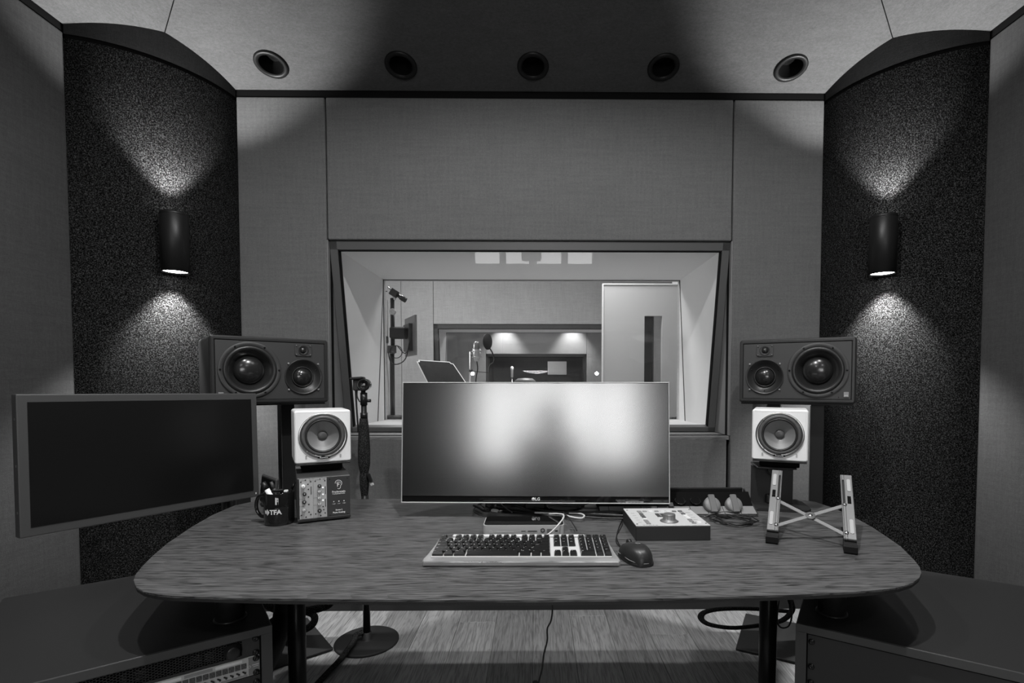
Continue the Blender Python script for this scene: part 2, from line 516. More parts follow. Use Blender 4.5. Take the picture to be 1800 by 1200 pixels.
# hip crossing
def hipf(a):
    px, py = CC[0] + CR * math.cos(a), CC[1] + CR * math.sin(a)
    return (px - XL) - (YF - py)
lo, hi = A_SIDE, A_FRONT
for _ in range(50):
    mid = (lo + hi) / 2
    if hipf(mid) > 0: hi = mid
    else: lo = mid
A_HIP = lo
INS = 1.3
ZF = ZT + SL * INS
DLY = 2.46
DLX = [at_y(x_, 136, DLY).x for x_ in (477, 705, 937, 1166, 1390)]
def ceil_panels():
    top = struct_empty('ceiling', 'grey fabric ceiling cloud sloping up from the walls')
    def zc(p, side): return ZT + SL * ((YF - p[1]) if side == 'f' else (p[0] - XL))
    inner = [(XL + INS, YF - INS), (XR - INS, YF - INS), (XR - INS, YB + INS), (XL + INS, YB + INS)]
    g = 0.0015
    # front slope
    b = B(); L = arc(A_HIP, A_FRONT, 14); Rr = [(mirx(p[0]), p[1]) for p in L][::-1]
    pts = [(p[0], p[1], ZT + SL * (YF - p[1])) for p in L + Rr]
    pts += [(inner[1][0] - g, inner[1][1], ZF), (inner[0][0] + g, inner[0][1], ZF)]
    def loop(ps):
        vs = [b.verts.new(p) for p in ps]; return [b.edges.new((vs[i], vs[(i + 1) % len(vs)])) for i in range(len(vs))]
    es = loop(pts)
    for x in DLX:
        zc_ = ZT + SL * (YF - DLY); rr = 0.055; ca = math.cos(math.atan(SL))
        es += loop([(x + rr * math.cos(k * PI / 14), DLY + rr * ca * math.sin(k * PI / 14), zc_ - SL * rr * ca * math.sin(k * PI / 14)) for k in range(28)])
    bmesh.ops.triangle_fill(b, use_beauty=True, edges=es, normal=(0, -SL, -1))
    obj('ceiling_panel', b, 'fabric_ceiling', top)
    for m in (False, True):
        b = B(); L = arc(A_SIDE, A_HIP, 10)
        pts = [(p[0], p[1], ZT + SL * (p[0] - XL)) for p in L]
        pts += [(inner[0][0] - g, inner[0][1], ZF), (inner[3][0], inner[3][1], ZF), (XL, YB, ZT)]
        if m: pts = [(mirx(p[0]), p[1], p[2]) for p in pts]
        b.faces.new([b.verts.new(p) for p in pts]); obj('ceiling_panel', b, 'fabric_ceiling', top)
        # curved fascia over the column
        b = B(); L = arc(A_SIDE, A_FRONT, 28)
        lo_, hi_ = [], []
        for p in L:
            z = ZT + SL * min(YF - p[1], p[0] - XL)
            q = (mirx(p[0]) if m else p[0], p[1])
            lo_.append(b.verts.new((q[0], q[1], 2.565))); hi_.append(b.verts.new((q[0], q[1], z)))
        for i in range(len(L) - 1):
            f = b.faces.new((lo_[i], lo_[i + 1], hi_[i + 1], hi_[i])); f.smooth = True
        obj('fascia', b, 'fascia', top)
    for m in (False, True):
        b = B(); hx_, hy_ = CC[0] + CR * math.cos(A_HIP), CC[1] + CR * math.sin(A_HIP)
        pp = [(hx_, hy_, ZT + SL * (YF - hy_)), (inner[0][0], inner[0][1], ZF)]
        if m: pp = [(mirx(q[0]), q[1], q[2]) for q in pp]
        tube(b, pp, 0.0022, 6, smooth=False); obj('panel_seam', b, 'black_gap', top)
    b = B(); quad(b, [(inner[0][0], inner[0][1], ZF), (inner[1][0], inner[1][1], ZF), (inner[2][0], inner[2][1], ZF), (inner[3][0], inner[3][1], ZF)])
    obj('ceiling_panel', b, 'fabric_ceiling', top)
    b = B(); quad(b, [(inner[3][0], inner[3][1], ZF), (inner[2][0], inner[2][1], ZF), (XR, YB, ZT), (XL, YB, ZT)])
    obj('ceiling_panel', b, 'fabric_ceiling', top)
    b = B(); box(b, (XM, 0, 3.05), (4.6, 6.0, 0.05)); obj('backing', b, 'black_gap', top)
    return top
ceiling = ceil_panels()

# black shadow gap between walls and ceiling
b = B()
box(b, (XM, YF + 0.03, 2.59), (3.2, 0.05, 0.05)); box(b, (XL - 0.03, -0.2, 2.59), (0.05, 4.9, 0.05)); box(b, (XR + 0.03, -0.2, 2.59), (0.05, 4.9, 0.05))
box(b, (XM, YB - 0.03, 2.59), (3.9, 0.05, 0.05))
struct('trim_1', b, 'black_gap', label='black shadow gap under the ceiling')
for i, m in enumerate((False, True)):
    b = B(); L = arc(A_SIDE, A_FRONT, 28, CR - 0.006, m); L2 = arc(A_SIDE, A_FRONT, 28, CR - 0.05, m)
    n = len(L); v = [[b.verts.new((p[0], p[1], z)) for p in q] for q in (L, L2) for z in (2.545, 2.575)]
    for i2 in range(n - 1):
        b.faces.new((v[0][i2], v[0][i2 + 1], v[1][i2 + 1], v[1][i2]))
        b.faces.new((v[1][i2], v[1][i2 + 1], v[3][i2 + 1], v[3][i2]))
    struct('trim_%d' % (2 + i), b, 'black_gap', label='black gap over the curved felt corner')

# front wall: backing with opening, cloth panels in front
WX0, WX1, WZ0, WZ1 = -1.043, 0.986, 0.886, 1.871
wf = B()
def wall_with_hole(b, y0, y1, x0, x1, z0, z1, hx0, hx1, hz0, hz1):
    yc, t = (y0 + y1) / 2, y1 - y0
    box(b, ((x0 + hx0) / 2, yc, (z0 + z1) / 2), (hx0 - x0, t, z1 - z0))
    box(b, ((x1 + hx1) / 2, yc, (z0 + z1) / 2), (x1 - hx1, t, z1 - z0))
    box(b, ((hx0 + hx1) / 2, yc, (hz1 + z1) / 2), (hx1 - hx0, t, z1 - hz1))
    box(b, ((hx0 + hx1) / 2, yc, (hz0 + z0) / 2), (hx1 - hx0, t, hz0 - z0))
wall_with_hole(wf, YF + 0.03, YF + 0.06, -1.75, 1.71, 0, 2.7, WX0, WX1, WZ0, WZ1)
wall_front = struct('wall_front', wf, 'black_gap', label='cloth panelled wall around the studio window')
def fab_panel(x0, x1, z0, z1, y=YF, parent=wall_front, m='fabric', bev=0.008):
    b = B(); box(b, ((x0 + x1) / 2, y + 0.018, (z0 + z1) / 2), (x1 - x0 - 0.004, 0.036, z1 - z0 - 0.002), bev, seg=3)
    o = obj('fabric_panel', b, m, parent)
    for p in o.data.polygons: p.use_smooth = False
    return o
XFL, XFR = CC[0] + CR * math.cos(A_FRONT), mirx(CC[0] + CR * math.cos(A_FRONT))
fab_panel(XFL, WX0 - 0.004, 0.06, 2.57)
fab_panel(WX0 - 0.002, WX1 + 0.002, WZ1, 2.57)
fab_panel(WX1 + 0.004, XFR, 0.06, 2.57)
fab_panel(WX0 + 0.02, WX1 - 0.01, 0.06, WZ0 - 0.002)
b = B(); box(b, (XM, YF - 0.008, 0.0295), (2.93, 0.05, 0.059)); struct('baseboard_front', b, 'black_matte', label='black skirting under the studio window')

# side walls and rear wall
for nm, X, sgn in (('wall_left', XL, -1), ('wall_right', XR, 1)):
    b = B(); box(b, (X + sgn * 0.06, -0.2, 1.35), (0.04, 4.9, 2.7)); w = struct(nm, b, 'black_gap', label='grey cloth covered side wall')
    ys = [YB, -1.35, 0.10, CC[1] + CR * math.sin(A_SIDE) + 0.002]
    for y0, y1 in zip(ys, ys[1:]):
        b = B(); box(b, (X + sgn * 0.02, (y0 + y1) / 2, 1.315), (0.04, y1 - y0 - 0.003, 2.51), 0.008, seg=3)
        obj('fabric_panel', b, 'fabric_shaded', w)
    b = B(); box(b, (X + sgn * 0.012, -0.25, 0.03), (0.02, 4.7, 0.06)); struct('baseboard_left' if sgn < 0 else 'baseboard_right', b, 'black_matte')
# curved felt corners
for nm, m in (('wall_front_left', False), ('wall_front_right', True)):
    b = B(); L = arc(A_SIDE - 0.03, A_FRONT + 0.03, 40, CR, m)
    lo_ = [b.verts.new((p[0], p[1], 0.0)) for p in L]; hi_ = [b.verts.new((p[0], p[1], 2.548)) for p in L]
    for i in range(len(L) - 1):
        f = b.faces.new((lo_[i], lo_[i + 1], hi_[i + 1], hi_[i])); f.smooth = True
    bk = [(mirx(XL - 0.25), YF + 0.35) if m else (XL - 0.25, YF + 0.35)]
    c0 = b.verts.new((bk[0][0], bk[0][1], 0)); c1 = b.verts.new((bk[0][0], bk[0][1], 2.548))
    dup_ = [b.verts.new(v.co) for v in hi_]; dlo = [b.verts.new(v.co) for v in (lo_[0], lo_[-1])]
    b.faces.new((dup_[0], c1, c0, dlo[0])); b.faces.new((dup_[-1], dlo[1], c0, c1)); b.faces.new([c1] + dup_)
    struct(nm, b, 'felt', label='curved bass absorber in dark speckled felt')
# rear wall with its daylit window (seen only in reflections)
RW = (-0.98, 0.90, 0.86, 2.0)
b = B(); wall_with_hole(b, YB - 0.08, YB, XL - 0.1, XR + 0.1, 0, 2.7, *RW)
struct('wall_back', b, 'fabric_shaded', label='grey cloth wall behind the camera')
w3 = struct_empty('window_3', 'four bright panes in the wall behind')
pw = (RW[1] - RW[0]) / 4
for i in range(4):
    b = B(); box(b, (RW[0] + pw * (i + 0.5), YB - 0.05, (RW[2] + RW[3]) / 2), (pw - 0.10, 0.01, RW[3] - RW[2] - 0.06)); obj('pane', b, 'daylight', w3)
b = B()
for i in range(5): box(b, (RW[0] + pw * i, YB - 0.03, (RW[2] + RW[3]) / 2), (0.10, 0.05, RW[3] - RW[2]), 0.004)
for z in (RW[2] + 0.015, RW[3] - 0.015): box(b, ((RW[0] + RW[1]) / 2, YB - 0.03, z), (RW[1] - RW[0], 0.05, 0.03), 0.004)
obj('window_frame', b, 'frame_grey', w3)

# ------------------------------------------------------------------ studio windows
def studio_window(n, x0, x1, z0, z1, ya, yb, tilt_in, fm=0.04, sill=True, far_tilt=0.16, cav='booth_wall', z0b=None):
    """double glazed studio window; near pane leans away at the bottom, far pane leans back"""
    w = struct_empty('window_%d' % n, 'double glazed studio window with leaning grey frame')
    yt, ybm = ya + 0.015, ya + 0.015 + tilt_in
    ang = math.atan2(tilt_in, z1 - z0); Ls = math.hypot(tilt_in, z1 - z0)
    rot = Matrix.Rotation(ang, 3, 'X')
    def P(x, s, nrm): return Vector((x, yt, z1)) + rot @ Vector((0, nrm, -s))
    def member(xa, xb, sa, sb, d=0.05):
        box(fb, P((xa + xb) / 2, (sa + sb) / 2, d / 2), (xb - xa, d, sb - sa), 0.003, rot)
    fb = B()
    member(x0, x1, 0.0, fm + 0.006); member(x0, x1, Ls - 0.028, Ls)
    member(x0, x0 + fm, 0, Ls); member(x1 - fm, x1, 0, Ls)
    obj('window_frame', fb, 'frame_grey', w)
    fb = B()
    for (xa, xb, sa, sb) in ((x0 + fm, x1 - fm, fm + 0.006, fm + 0.012), (x0 + fm, x0 + fm + 0.005, fm, Ls - 0.03), (x1 - fm - 0.005, x1 - fm, fm, Ls - 0.03)):
        member(xa, xb, sa, sb, 0.03)
    obj('gasket', fb, 'black_gap', w)
    fb = B(); quad(fb, [P(x0 + fm, fm, 0.03), P(x1 - fm, fm, 0.03), P(x1 - fm, Ls - 0.028, 0.03), P(x0 + fm, Ls - 0.028, 0.03)])
    obj('pane', fb, 'glass', w)
    # side cheeks and sill of the near recess
    fb = B(); box(fb, ((x0 + x1) / 2, (ya + ybm) / 2 + 0.01, z0 - 0.012), (x1 - x0, ybm - ya + 0.02, 0.02), 0.002)
    obj('window_sill', fb, 'reveal', w)
    for s, xx in ((-1, x0 - 0.006), (1, x1 + 0.006)):
        fb = B(); box(fb, (xx, (ya + ybm) / 2 + 0.02, (z0 + z1) / 2), (0.01, ybm - ya + 0.03, z1 - z0)); obj('cheek', fb, 'reveal', w)
    # cavity lining
    zb = z0 + 0.03 if z0b is None else z0b
    c0, c1 = ya + 0.08, yb
    for nm, pts in (('soffit', [(x0, c0, z1 - 0.02), (x1, c0, z1 - 0.02), (x1, c1, z1 - 0.02), (x0, c1, z1 - 0.02)]),
                    ('cavity_sill', [(x0, c0 + tilt_in - 0.04, zb), (x1, c0 + tilt_in - 0.04, zb), (x1, c1, zb - 0.012), (x0, c1, zb - 0.012)]),
                    ('cavity_side', [(x0 + 0.012, c0 + tilt_in - 0.03, zb - 0.03), (x0 + 0.012, c1, zb - 0.03), (x0 + 0.012, c1, z1), (x0 + 0.012, c0 - 0.03, z1)]),
                    ('cavity_side', [(x1 - 0.012, c0 + tilt_in - 0.03, zb - 0.03), (x1 - 0.012, c1, zb - 0.03), (x1 - 0.012, c1, z1), (x1 - 0.012, c0 - 0.03, z1)])):
        fb = B(); quad(fb, pts); obj(nm, fb, cav, w)
    # far pane with a thin dark seal round its edge
    fz0, fz1 = zb - 0.012, z1 - 0.02
    q = [(x0 + 0.012, yb - 0.01, fz1), (x1 - 0.012, yb - 0.01, fz1), (x1 - 0.012, yb - 0.01 - far_tilt, fz0), (x0 + 0.012, yb - 0.01 - far_tilt, fz0)]
    fb = B(); quad(fb, q); obj('pane', fb, 'glass', w)
    fb = B()
    for i in (0, 1, 3): tube(fb, [q[i], q[(i + 1) % 4]], 0.0045, 6, smooth=False)
    obj('seal', fb, 'print_dark', w)
    return w
studio_window(1, WX0, WX1, WZ0, WZ1, YF, 3.50, 0.195)

# ------------------------------------------------------------------ live room beyond the window
def room_shell(tagname, x0, x1, y0, y1, z1, hole_front, hole_back, mw, mf='plank'):
    """a simple room; front wall has hole_front (x0,x1,z0,z1), rear wall has hole_back"""
    b = B(); box(b, ((x0 + x1) / 2, (y0 + y1) / 2, -0.03), (x1 - x0, y1 - y0, 0.06)); struct('floor_' + tagname, b, 'booth_floor')
    b = B(); box(b, ((x0 + x1) / 2, (y0 + y1) / 2, z1 + 0.03), (x1 - x0, y1 - y0, 0.06)); struct('ceiling_' + tagname, b, 'booth_wall')
    b = B(); box(b, (x0 - 0.03, (y0 + y1) / 2, z1 / 2), (0.06, y1 - y0, z1)); struct('wall_left_' + tagname, b, mw)
    b = B(); box(b, (x1 + 0.03, (y0 + y1) / 2, z1 / 2), (0.06, y1 - y0, z1)); struct('wall_right_' + tagname, b, mw)
    b = B(); wall_with_hole(b, y0 - 0.04, y0 + 0.02, x0, x1, 0, z1, *hole_front); struct('wall_near_' + tagname, b, mw)
LX0, LX1 = -2.3, 2.2
room_shell('live_room', LX0, LX1, 3.52, 6.32, 2.85, (WX0 + 0.012, WX1 - 0.012, WZ0 + 0.018, WZ1 - 0.02), None, 'booth_fabric')
W2 = (-1.25, 0.93, 0.90, 1.87)
b = B(); wall_with_hole(b, 6.30, 6.33, LX0, LX1, 0, 2.85, *W2); wlf = struct('wall_far_live_room', b, 'black_gap')
for x0, x1, z0, z1 in ((LX0, -1.64, 0, 2.85), (-1.64, W2[0], 0, 2.85), (W2[0], W2[1], W2[3], 2.85), (W2[1], LX1, 0, 2.85), (W2[0], W2[1], 0, W2[2])):
    fab_panel(x0, x1, z0, z1, 6.26, wlf, 'booth_fabric')
studio_window(2, W2[0], W2[1], W2[2], W2[3], 6.26, 7.10, 0.2, 0.05, cav='booth_wall')
# room beyond, and the dim room behind that
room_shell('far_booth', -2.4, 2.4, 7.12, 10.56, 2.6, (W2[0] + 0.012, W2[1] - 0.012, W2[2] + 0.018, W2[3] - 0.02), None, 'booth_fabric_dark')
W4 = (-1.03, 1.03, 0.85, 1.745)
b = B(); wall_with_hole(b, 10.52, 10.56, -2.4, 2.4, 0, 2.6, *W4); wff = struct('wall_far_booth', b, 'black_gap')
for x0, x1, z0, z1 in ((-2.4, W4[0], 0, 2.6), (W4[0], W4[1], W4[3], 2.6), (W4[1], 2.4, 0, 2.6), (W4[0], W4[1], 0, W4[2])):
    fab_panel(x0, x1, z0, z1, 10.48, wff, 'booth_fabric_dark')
studio_window(4, W4[0], W4[1], W4[2], W4[3], 10.48, 11.2, 0.2, 0.05, cav='reveal')
room_shell('rear_control_room', -2.2, 2.2, 11.22, 13.6, 2.5, (W4[0] + 0.012, W4[1] - 0.012, W4[2] + 0.018, W4[3] - 0.02), None, 'fabric_shaded')
b = B(); box(b, (0, 13.63, 1.25), (4.4, 0.06, 2.5)); struct('wall_far_rear_control_room', b, 'fabric_shaded')

# door slab in the live room, standing open in front of the far wall
dY = 4.86
p0, p1 = at_y(1059, 498, dY), at_y(1199, 498, dY)
d1 = struct_empty('door_1', 'pale live room door with a tall narrow vision panel')
vx0, vx1 = at_y(1133, 555, dY).x, at_y(1164, 555, dY).x; vz1 = at_y(1133, 555, dY).z; vz0 = 0.75
b = B(); wall_with_hole(b, dY, dY + 0.05, p0.x, p1.x, 0.01, p0.z, vx0, vx1, vz0, vz1); obj('door_leaf', b, 'door_white', d1)
b = B()
box(b, (p0.x + 0.006, dY - 0.003, p0.z / 2), (0.012, 0.012, p0.z - 0.02), 0.002); box(b, ((p0.x + p1.x) / 2, dY - 0.003, p0.z - 0.008), (p1.x - p0.x, 0.012, 0.012), 0.002)
box(b, (p1.x - 0.006, dY - 0.003, p0.z / 2), (0.012, 0.012, p0.z - 0.02), 0.002)
obj('edge_strip', b, 'white', d1)
b = B(); quad(b, [(vx0, dY + 0.03, vz0), (vx1, dY + 0.03, vz0), (vx1, dY + 0.03, vz1), (vx0, dY + 0.03, vz1)]); obj('pane', b, 'glass', d1)
b = B(); box(b, ((vx0 * 0.42 + vx1 * 0.58), dY + 0.09, 1.2), (0.012, 0.06, 1.5)); box(b, ((vx0 + vx1) / 2 - 0.12, dY + 0.10, 1.1), (0.27, 0.02, 1.9)); obj('seal', b, 'frame_grey', d1)
b = B(); cyl(b, (p0.x + 0.07, dY, 1.02), 0.011, 0.05, '-y', 12); box(b, (p0.x + 0.12, dY - 0.05, 1.02), (0.13, 0.016, 0.018), 0.004); obj('door_handle', b, 'steel', d1)
# wall return beside the door
b = B(); box(b, ((p1.x + LX1) / 2 + 0.006, dY + 0.2, 1.425), (LX1 - p1.x - 0.012, 0.4, 2.85)); struct('wall_return_live_room', b, 'booth_wall')

# ------------------------------------------------------------------ ceiling downlights
def downlight(name, label, loc, ax, ay, group, on=False, rad=0.074):
    t = thing(name, label, 'downlight', loc, 0, group)
    t.rotation_euler = (ax, ay, 0)
    b = B(); lathe(b, [(rad, 0.002), (rad, -0.006), (rad * 0.94, -0.010), (rad * 0.74, -0.008), (rad * 0.70, 0.0)], n=40); obj('trim_ring', b, 'sconce_black', t)
    b = B(); lathe(b, [(rad * 0.70, -0.004), (rad * 0.66, 0.02), (rad * 0.55, 0.055), (rad * 0.50, 0.06)], n=32); obj('baffle', b, 'black_gap', t)
    b = B(); lathe(b, [(rad * 0.52, 0.058), (0, 0.058)], n=24); obj('lens', b, 'lens' if on else 'black_gloss', t)
    return t
tilt = math.atan(SL)
order = ['leftmost of the five black ceiling downlights, in the bright patch', 'second black ceiling downlight from the left, above the wide cloth panel',
         'middle one of the five black ceiling downlights over the window', 'second black ceiling downlight from the right, above the wide cloth panel',
         'rightmost of the five black ceiling downlights, near the right curved corner']
for i, x in enumerate(DLX):
    y = DLY; z = ZT + SL * (YF - y)
    downlight('ceiling_downlight', order[i], (x, y, z - 0.001), tilt * -1, 0, 'downlights along the front of the ceiling')
# the downlights overhead, above the frame
DB = (0.0, 0.80, ZF)
DA = [(-0.95, 1.12), (0.90, 1.12)]

# ------------------------------------------------------------------ wall sconces
def sconce(label, mir):
    a = -0.80 if not mir else -0.80
    px, py = CC[0] + CR * math.cos(SA), CC[1] + CR * math.sin(SA)
    nx, ny = math.cos(SA), math.sin(SA)
    off = 0.072
    cx_, cy_ = px + nx * off, py + ny * off
    if mir: cx_, nx = mirx(cx_), -nx
    zc = SZ
    t = thing('wall_sconce', label, 'wall lamp', (cx_, cy_, zc), 0, 'up and down wall sconces')
    b = B(); h = 0.127; r = 0.053
    lathe(b, [(r - 0.004, -h + 0.012), (r - 0.004, -h), (r, -h), (r, h - 0.014), (r - 0.001, h - 0.013), (r, h - 0.012), (r, h), (r - 0.004, h), (r - 0.004, h - 0.02)], n=48)
    obj('lamp_body', b, 'sconce_black', t)
    b = B(); box(b, (-nx * 0.058, -ny * 0.058, 0), (0.035, 0.05, 0.11), 0.003, Matrix.Rotation(math.atan2(ny, nx), 3, 'Z')); obj('wall_bracket', b, 'black_matte', t)
    b = B(); lathe(b, [(0, -h + 0.006), (r - 0.006, -h + 0.006)], n=32); obj('lens', b, 'lens', t)
    b = B(); lathe(b, [(0, h - 0.018), (r - 0.004, h - 0.018)], n=32); obj('lens', b, 'lens', t)
    lamp('sconce_down_beam', 'SPOT', (0, 0, -h - 0.004), K_SCONCE_DN, (0, 0, 0), angle=88, blend=0.6, radius=0.018, parent=t)
    lamp('sconce_up_beam', 'SPOT', (0, 0, h + 0.004), K_SCONCE_UP, Vector((nx * math.sin(R(8)), ny * math.sin(R(8)), math.cos(R(8)))).to_track_quat('-Z', 'Y').to_euler(), angle=90, blend=0.45, radius=0.018, parent=t)
SA = math.atan2(2.31 - CC[1], -1.62 - CC[0])
SZ = 1.762
sconce('black cylindrical wall sconce on the left curved felt corner', False)
sconce('black cylindrical wall sconce on the right curved felt corner', True)

# room lights (fixtures above and behind the camera)
def ceiling_fixture(label, x, y, power, ang=166, blend=0.35, rad=0.03):
    d = min(YF - y, x - XL, XR - x, y - YB); z = ZT + SL * min(d, INS)
    t = downlight('ceiling_downlight', label, (x, y, z - 0.001), 0, 0, 'lit downlights above the mixing position', True, 0.06)
    lamp('downlight_beam', 'SPOT', (0, 0, -0.03), power, (0, 0, 0), angle=ang, blend=blend, radius=rad, parent=t)
ceiling_fixture('lit downlight over the middle of the desk', DB[0], DB[1], K_DOWN_B)
ceiling_fixture('lit downlight over the left end of the desk', DA[0][0], DA[0][1], K_DOWN_A, 130, 0.8)
ceiling_fixture('lit downlight over the right end of the desk', DA[1][0], DA[1][1], K_DOWN_A, 130, 0.8)
ceiling_fixture('lit downlight behind the camera on the left', -1.0, -1.0, K_REAR, 172, 0.2)
ceiling_fixture('lit downlight behind the camera on the right', 0.95, -1.0, K_REAR, 172, 0.2)
# live room light panels
for x, y, e in ((-1.2, 4.7, K_LIVE), (0.4, 4.5, K_LIVE * 0.6)):
    t = thing('ceiling_light_panel', 'square light panel on the live room ceiling, %s side' % ('left' if x < 0 else 'right'), 'ceiling light', (x, y, 2.845), 0, 'live room ceiling lights')
    b = B(); box(b, (0, 0, -0.004), (0.6, 0.6, 0.012), 0.002); obj('frame', b, 'white', t)
    b = B(); box(b, (0, 0, -0.012), (0.56, 0.56, 0.004)); obj('diffuser', b, 'led_panel', t)
    lamp('panel_light', 'AREA', (0, 0, -0.02), e, (0, 0, 0), size=0.55, size_y=0.55, parent=t)
for x in (at_y(886, 600, 10.3).x, at_y(1007, 600, 10.3).x):
    t = downlight('ceiling_downlight', 'far booth downlight washing the wall, %s one' % ('left' if x < 0 else 'right'), (x, 10.22, 2.595), 0, 0, 'downlights in the far booth', True)
    lamp('downlight_beam', 'SPOT', (0, 0, -0.02), K_BOOTH, (R(6), 0, 0), angle=75, blend=0.8, radius=0.02, parent=t)
lamp('far_booth_glow', 'AREA', (0, 8.6, 2.55), 60, size=0.8)
lamp('rear_control_glow', 'AREA', (0, 12.3, 2.4), 30, size=0.5)
# unseen spotlight added in the live room to brighten the window reveals
fl_ = thing('reveal_fill_spot', 'added unseen spotlight on a stand brightening the window reveals', 'lamp', (-1.9, 5.6, 0))
b = B(); lathe(b, [(0, 0), (0.14, 0), (0.14, 0.015), (0, 0.02)], n=28); obj('base', b, 'black_matte', fl_)
b = B(); cyl(b, (0, 0, 0.02), 0.012, 1.60, n=12); obj('pole', b, 'steel', fl_)
dv = Vector((0.95, 2.95, 1.3)) - Vector((-1.9, 5.6, 1.7))
qd = dv.to_track_quat('-Z', 'Y')
b = B(); lathe(b, [(0.05, 0.16), (0.06, 0.14), (0.06, 0.02), (0.075, 0.0), (0.07, 0.0), (0.05, 0.03), (0, 0.03)], (0, 0, 1.7), rot=qd.to_matrix(), n=28); obj('lamp_head', b, 'black_matte', fl_)
lamp('reveal_fill_beam', 'SPOT', (0, 0, 1.7), K_REVEAL_FILL, qd.to_euler(), angle=36, blend=1.0, radius=0.05, parent=fl_)
# ================================================================== DESK AND CABINETS
DZ = 0.74
right_pts = [(1340, 1047), (1430, 1043.5), (1500, 1040), (1550, 1036), (1583, 1031), (1604, 1024), (1616, 1015), (1620, 1006), (1617, 997), (1608, 985),
             (1583, 960), (1560, 944), (1533, 926), (1500, 908), (1467, 893), (1433, 881.5), (1400, 877)]
left_pts = [(470, 877.5), (440, 882), (412, 888), (373, 905), (338, 925), (295, 954), (269, 976), (249, 996), (238, 1010), (235, 1020), (239, 1031), (252, 1039), (275, 1044),
            (303, 1047), (390, 1050), (500, 1052.5)]
outline = [at_z(x, y, DZ) for x, y in [(700, 1054), (930, 1055), (1150, 1052)] + right_pts]
yr = at_z(930, 876, DZ).y
outline += [Vector((0.5, yr, 0)), Vector((-0.5, yr, 0))]
outline += [at_z(x, y, DZ) for x, y in left_pts]
desk = thing('desk', 'wide oak topped mixing desk with rounded tapering ends on black columns', 'desk', (0, 0, 0))
b = B(); prism(b, [(p.x, p.y) for p in outline], DZ - 0.004, DZ, 0.0012); obj('desktop', b, 'desk', desk)
cxm = sum(p.x for p in outline) / len(outline); cym = sum(p.y for p in outline) / len(outline)
b = B(); prism(b, [(cxm + (p.x - cxm) * 0.9985, cym + (p.y - cym) * 0.997) for p in outline], DZ - 0.0105, DZ - 0.004); obj('desktop_edge', b, 'desk_edge', desk)
for px in (521.5, 1350):
    X = at_y(px, 1100, 1.45).x
    b = B(); cyl(b, (X, 1.45, 0.012), 0.024, DZ - 0.0225, n=28); obj('leg', b, 'black_metal', desk)
    b = B(); cyl(b, (X, 1.45, 0), 0.16, 0.012, n=40); obj('base_plate', b, 'black_matte', desk)
for px, py in ((405, 1097), (1462, 1087)):
    p = at_z(px, py, 0.612); p.x += 0.03 * (px - 943) / 900
    b = B(); cyl(b, (p.x, p.y + 0.03, 0.612), 0.030, DZ - 0.0105 - 0.612, n=28); lathe(b, [(0.030, 0.0), (0.034, 0.0), (0.034, 0.004), (0.030, 0.005)], (p.x, p.y + 0.03, 0.612), n=28)
    obj('support', b, 'black_metal', desk)

CABH = 0.61
def cabinet(name_label, corner, ang, sgn):
    """rack cabinet; local x runs along the front away from the inner corner (sgn), y into depth"""
    W, D, T = 0.53, 0.56, 0.022
    t = thing('rack_cabinet', name_label, 'rack cabinet', (corner[0], corner[1], 0), ang, 'rack cabinets under the desk ends')
    xs = (0, sgn * W)
    def cb(nm, x0, x1, y0, y1, z0, z1, m, bev=0.002):
        b = B(); box(b, ((x0 + x1) / 2, (y0 + y1) / 2, (z0 + z1) / 2), (abs(x1 - x0), abs(y1 - y0), abs(z1 - z0)), bev); return obj(nm, b, m, t)
    cb('top_panel', 0, sgn * W, 0, D, CABH - 0.018, CABH, 'cabinet', 0.003)
    cb('side_panel', 0, sgn * T, 0.0, D, 0.0, CABH - 0.019, 'cabinet')
    cb('side_panel', sgn * (W - T), sgn * W, 0.0, D, 0.0, CABH - 0.019, 'cabinet')
    cb('back_panel', sgn * T, sgn * (W - T), D - 0.02, D, 0.0, CABH - 0.019, 'cabinet')
    cb('bottom_panel', sgn * T, sgn * (W - T), 0.0, D - 0.02, 0.0, 0.03, 'cabinet')
    b = B(); box(b, (sgn * W / 2, -0.0008, CABH - 0.009), (W, 0.002, 0.017)); box(b, (sgn * T / 2, -0.0008, (CABH - 0.018) / 2), (T, 0.002, CABH - 0.018)); box(b, (sgn * (W - T / 2), -0.0008, (CABH - 0.018) / 2), (T, 0.002, CABH - 0.018))
    obj('edge_band', b, 'edge_grey', t)
    return t, W, T
def screw(bm, x, y, z, r=0.0055):
    lathe(bm, [(r * 1.25, 0.0), (r * 1.25, 0.001), (r, 0.0012), (r * 0.9, 0.0035), (r * 0.4, 0.0045), (r * 0.35, 0.003), (0, 0.003)], (x, y, z), '-y', 12)

aL = at_z(478, 1097, CABH); aR = at_z(1399, 1094, CABH)
ANL, ANR = R(35.3), R(-32.8)
cabL, W_, T_ = cabinet('black rack cabinet at the left holding a vented unit and a switch panel', (aL.x, aL.y), ANL, -1)
cabR, _, _ = cabinet('black rack cabinet at the right with blank front panels', (aR.x, aR.y), ANR, 1)
U = 0.04445
def local_to_world(corner, ang, x, y): return (corner.x + x * math.cos(ang) - y * math.sin(ang), corner.y + x * math.sin(ang) + y * math.cos(ang))
ztop = CABH - 0.019
X0, X1 = -T_ - 0.002, -W_ + T_ + 0.002
yf = 0.010
def rack_unit(nm, label, cat, corner, ang):
    return thing(nm, label, cat, (corner.x, corner.y, 0), ang)
